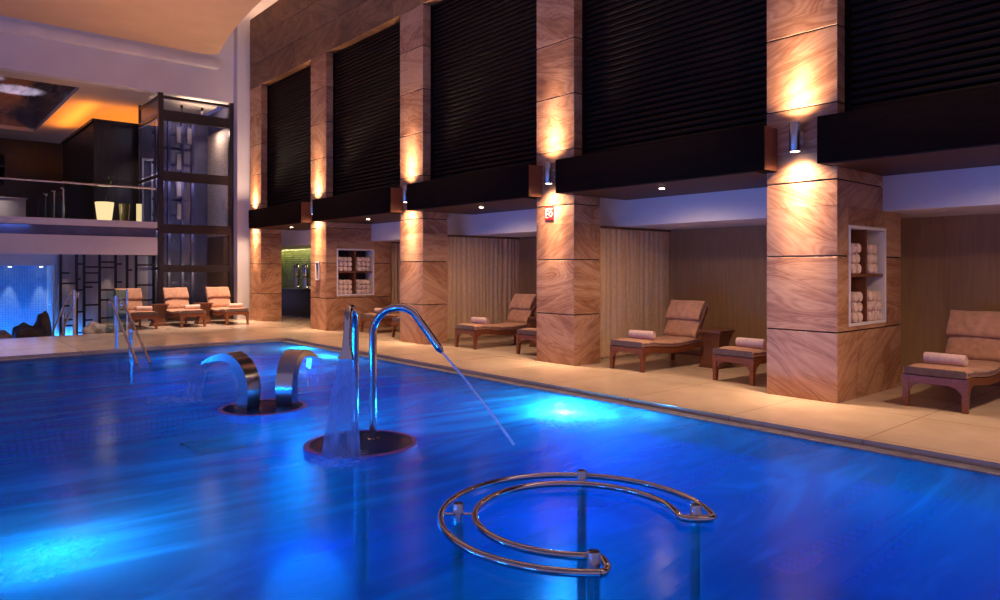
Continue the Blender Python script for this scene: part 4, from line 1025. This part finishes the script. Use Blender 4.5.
b = MB(); b.box(xa + 0.01, xa + 0.05, -0.03, 0.03, 0, 1.92); b.build('edge_post', M['brushed'], root)
# lattice screen
LY = BACK + 0.42
VX = [atY(u, LY) for u in (60.5, 76.5, 84, 99.5, 115.5, 127, 136, 153.5)]
root = tag(empty('lattice_screen', (VX[0], LY, 0)), 'black timber lattice screen of irregular rectangles under the balcony', 'screen')
zb = lambda x: -0.40 if x < 3.99 else 0.0
for x in VX:
    b = MB(); b.box(x - 0.03 - VX[0], x + 0.03 - VX[0], -0.03, 0.03, zb(x - .03) if x > 4.05 else zb(3), 1.795); b.build('upright', M['black'], root)
b = MB()
def yz(v, u): # picture height to metres at the lattice
    az = CAM_AZ + math.atan((u - 500) / F); Z = LY / math.cos(az) * math.cos(az - CAM_AZ); return H + (269 - v) * Z / F
rows = [(273, 283.5, 306, 320, 326), (264, 279, 290, 312, 333), (267, 273, 282.5, 287, 305, 320), (262, 267.5, 290, 300, 318), (264, 282, 296, 308, 322), (270, 290, 316), (265, 285, 300)]
for k, rws in enumerate(rows):
    x0, x1 = VX[k], VX[k + 1]
    for v in rws:
        z = yz(v, 60 + 14 * k)
        if z > zb(x0) + 0.05 and z < 1.75:
            xe = x1 - 0.03 if R.random() < 0.75 else (x0 + (x1 - x0) * 0.55)
            b = MB(); b.box(x0 + 0.0301 - VX[0], xe - 0.0001 - VX[0], -0.025, 0.025, z - 0.022, z + 0.022); b.build('cross_bar', M['black'], root)
b = MB(); b.box(-0.03, VX[-1] - VX[0], -0.031, 0.031, 1.796, 1.799)
b.build('top_rail', M['black'], root)
b = MB(); b.box(0, 3.99 - VX[0], 0.45, 0.5, -0.40, 1.79); b.box(3.99 - VX[0], VX[-1] - VX[0] - 0.02, 0.45, 0.5, 0, 1.79); b.build('rear_panel', M['screen_back'], root)['label'] = 'grey panel behind the lattice'
light('SPOT', 'screen_spot', (atY(109, LY + 0.2), LY + 0.2, 1.7), 26, (1, .8, .6), (atY(109, LY + 0.35), LY + 0.38, 0), spot_size=math.radians(40), spot_blend=0.6, shadow_soft_size=0.03)
light('SPOT', 'screen_spot', (atY(66, LY + 0.2), LY + 0.2, 1.7), 16, (1, .8, .6), (atY(66, LY + 0.35), LY + 0.38, 0), spot_size=math.radians(40), spot_blend=0.6, shadow_soft_size=0.03)
b = MB(); b.box(atY(53.5, WY) , VX[0] - 0.06, 21.3, WY, -0.4, 1.52); struct(b.build('wall_stub', M['wall_bulk']), 'pale pier between water wall and lattice', 'wall')
# glass panel by the loungers
root = tag(empty('glass_guard', (3.62, 17.72, 0)), 'low green tinted glass guard panel beside the leftmost far lounger', 'glass panel')
b = MB(); b.box(0.0, 0.40, 0, 0.014, -0.05, 0.95); b.build('glass_pane', M['glass_green'], root)
b = MB(); b.box(0.39, 0.404, 0.016, 1.2, 0.001, 0.95); b.build('glass_pane', M['glass_green'], root)
b = MB(); b.box(0.405, 0.44, -0.01, 0.03, 0.0, 0.97); b.build('clamp_post', M['brushed'], root)
def rock(x, y, z, sx, sy, sz, lab, m, seed):
    rn = random.Random(seed); b = MB(); bmesh.ops.create_icosphere(b.bm, subdivisions=4, radius=1)
    ph = [rn.random() * 6 for _ in range(6)]
    for v in b.bm.verts:
        c = v.co.normalized(); f = 1 + 0.14 * math.sin(3 * c.x + ph[0]) + 0.12 * math.sin(4 * c.y + ph[1] + 2 * c.z) + 0.07 * math.sin(8 * c.x + 5 * c.z + ph[2]) + 0.04 * math.sin(14 * c.y + ph[3])
        v.co = Vector((c.x * sx, c.y * sy, c.z * sz)) * f
    zmin = min(v.co.z for v in b.bm.verts)
    for v in b.bm.verts: v.co.z = max(v.co.z, zmin * 0.62)
    z0 = min(v.co.z for v in b.bm.verts)
    for v in b.bm.verts: v.co.z -= z0
    tag(b.build('boulder', m, loc=(x, y, z), smooth=70), lab, 'boulder', 'boulders below the water wall')
ry = 19.6
rock(atY(2, ry - 0.75), ry - 0.75, -0.40, 0.28, 0.26, 0.25, 'pale rounded boulder at the left edge below the water wall', M['pale_rock'], 3)
rock(atY(28, ry), ry, -0.40, 0.30, 0.28, 0.33, 'large dark boulder below the blue water wall', M['rock'], 5)
rock(atY(43, ry + .6), ry + 0.6, -0.40, 0.20, 0.2, 0.40, 'taller narrow dark boulder beside the sunken handrail', M['rock'], 8)
rock(atY(98, 19.2), 19.2, -0.40, 0.36, 0.3, 0.30, 'dusky boulder behind the glass guard panel', M['pale_rock'], 11)

# churned foam where the jets land
def foam(x, y, rx, ry_, rot, lab, seed):
    rn = random.Random(seed); b = MB(); ph = [rn.random() * 6 for _ in range(8)]
    def fn(u, v):
        a = 2 * PI * u; px, py = v * math.cos(a), v * math.sin(a)
        return (px, py, (0.004 + 0.012 * (1 - v) * (1 + math.sin(px * 14 + ph[2]) * math.sin(py * 13 + ph[3]))) if v < 1 else 0.002)
    b.grid(fn, 48, 14)
    bmesh.ops.remove_doubles(b.bm, verts=b.bm.verts, dist=1e-5)
    o = b.build('foam', M['foam'], loc=(x, y, WZ), rotz=rot, smooth=80); o.scale = (rx, ry_, 1)
    tag(o, lab, 'foam', kind='stuff')
foam(5.16, 4.98, 0.85, 0.42, 0.85, 'bright foam where the thin jet lands above the wall lamp', 1)
foam(0.62, 4.25, 0.42, 0.26, 0.9, 'glowing foam patch at the near left of the pool', 2)
foam(2.40, 8.45, 0.50, 0.30, 2.0, 'faint foam where the left arched fountain lands', 3)
foam(2.66, 5.02, 0.42, 0.30, 0.8, 'foam below the wide water cone', 4)

# ------------------------------------------------------------------ hall lighting
w = bpy.data.worlds.new('hall_air'); bpy.context.scene.world = w; w.use_nodes = True
bg = w.node_tree.nodes['Background']; bg.inputs[0].default_value = (0.46, 0.37, 0.72, 1); bg.inputs[1].default_value = 0.46
light('AREA', 'cove_ledge_light', (7.95, 9.0, 8.50), 380, (1.0, 0.60, 0.34), (7.95, 9.0, 20), along=(0, 1, 0), shape='RECTANGLE', size=0.3, size_y=21)
for (x, y, tx, ty, e, an) in ((5.0, 17.4, 5.1, 18.7, 420, 40), (6.2, 17.4, 6.4, 18.6, 330, 32), (2.0, 16.0, 2.6, 15.6, 220, 46), (-0.8, 16.0, 0.2, 15.6, 220, 46)):
    light('SPOT', 'ceiling_spot', (x, y, 7.2), e * 5, (1.0, 0.77, 0.64), (tx, ty, 0), spot_size=math.radians(an), spot_blend=0.8, shadow_soft_size=0.1)
for y in (2.0, 5.7, 9.5, 13.4, 16.5):
    light('SPOT', 'ceiling_spot', (6.0, y, 7.25), 520, (1.0, 0.74, 0.54), (6.9, y, 0), spot_size=math.radians(46), spot_blend=0.9, shadow_soft_size=0.1)

# ------------------------------------------------------------------ camera and view
cam = bpy.data.cameras.new('camera'); co = bpy.data.objects.new('camera', cam); COL.objects.link(co)
co.location = (0, 0, H); co.rotation_euler = (PI / 2, 0, -CAM_AZ)
cam.sensor_width = 36; cam.lens = F / 1000 * 36; cam.shift_y = -0.031; cam.clip_start = 0.05; cam.clip_end = 200
for (ya, yb, ia, ib) in SEG:
    light('AREA', 'added_ceiling_fill', (FX - 0.18, (max(ia, 0) + ib) / 2, 3.045), 42, (1.0, 0.55, 0.26), (3.4, (max(ia, 0) + ib) / 2 + 1.0, 7.27), along=(0, 1, 0), shape='RECTANGLE', size=0.1, size_y=2.6, spread=math.radians(75))  # added fill to warm the ceiling, hidden on the canopy tops
sc = bpy.context.scene; sc.camera = co
sc.view_settings.view_transform = 'Standard'; sc.view_settings.look = 'None'; sc.view_settings.gamma = 1.0
sc.view_settings.use_curve_mapping = False; sc.view_settings.exposure = 0.08
sc.cycles.use_denoising = True
sc.cycles.sample_clamp_indirect = 4.0
sc.cycles.max_bounces = 10; sc.cycles.transparent_max_bounces = 24
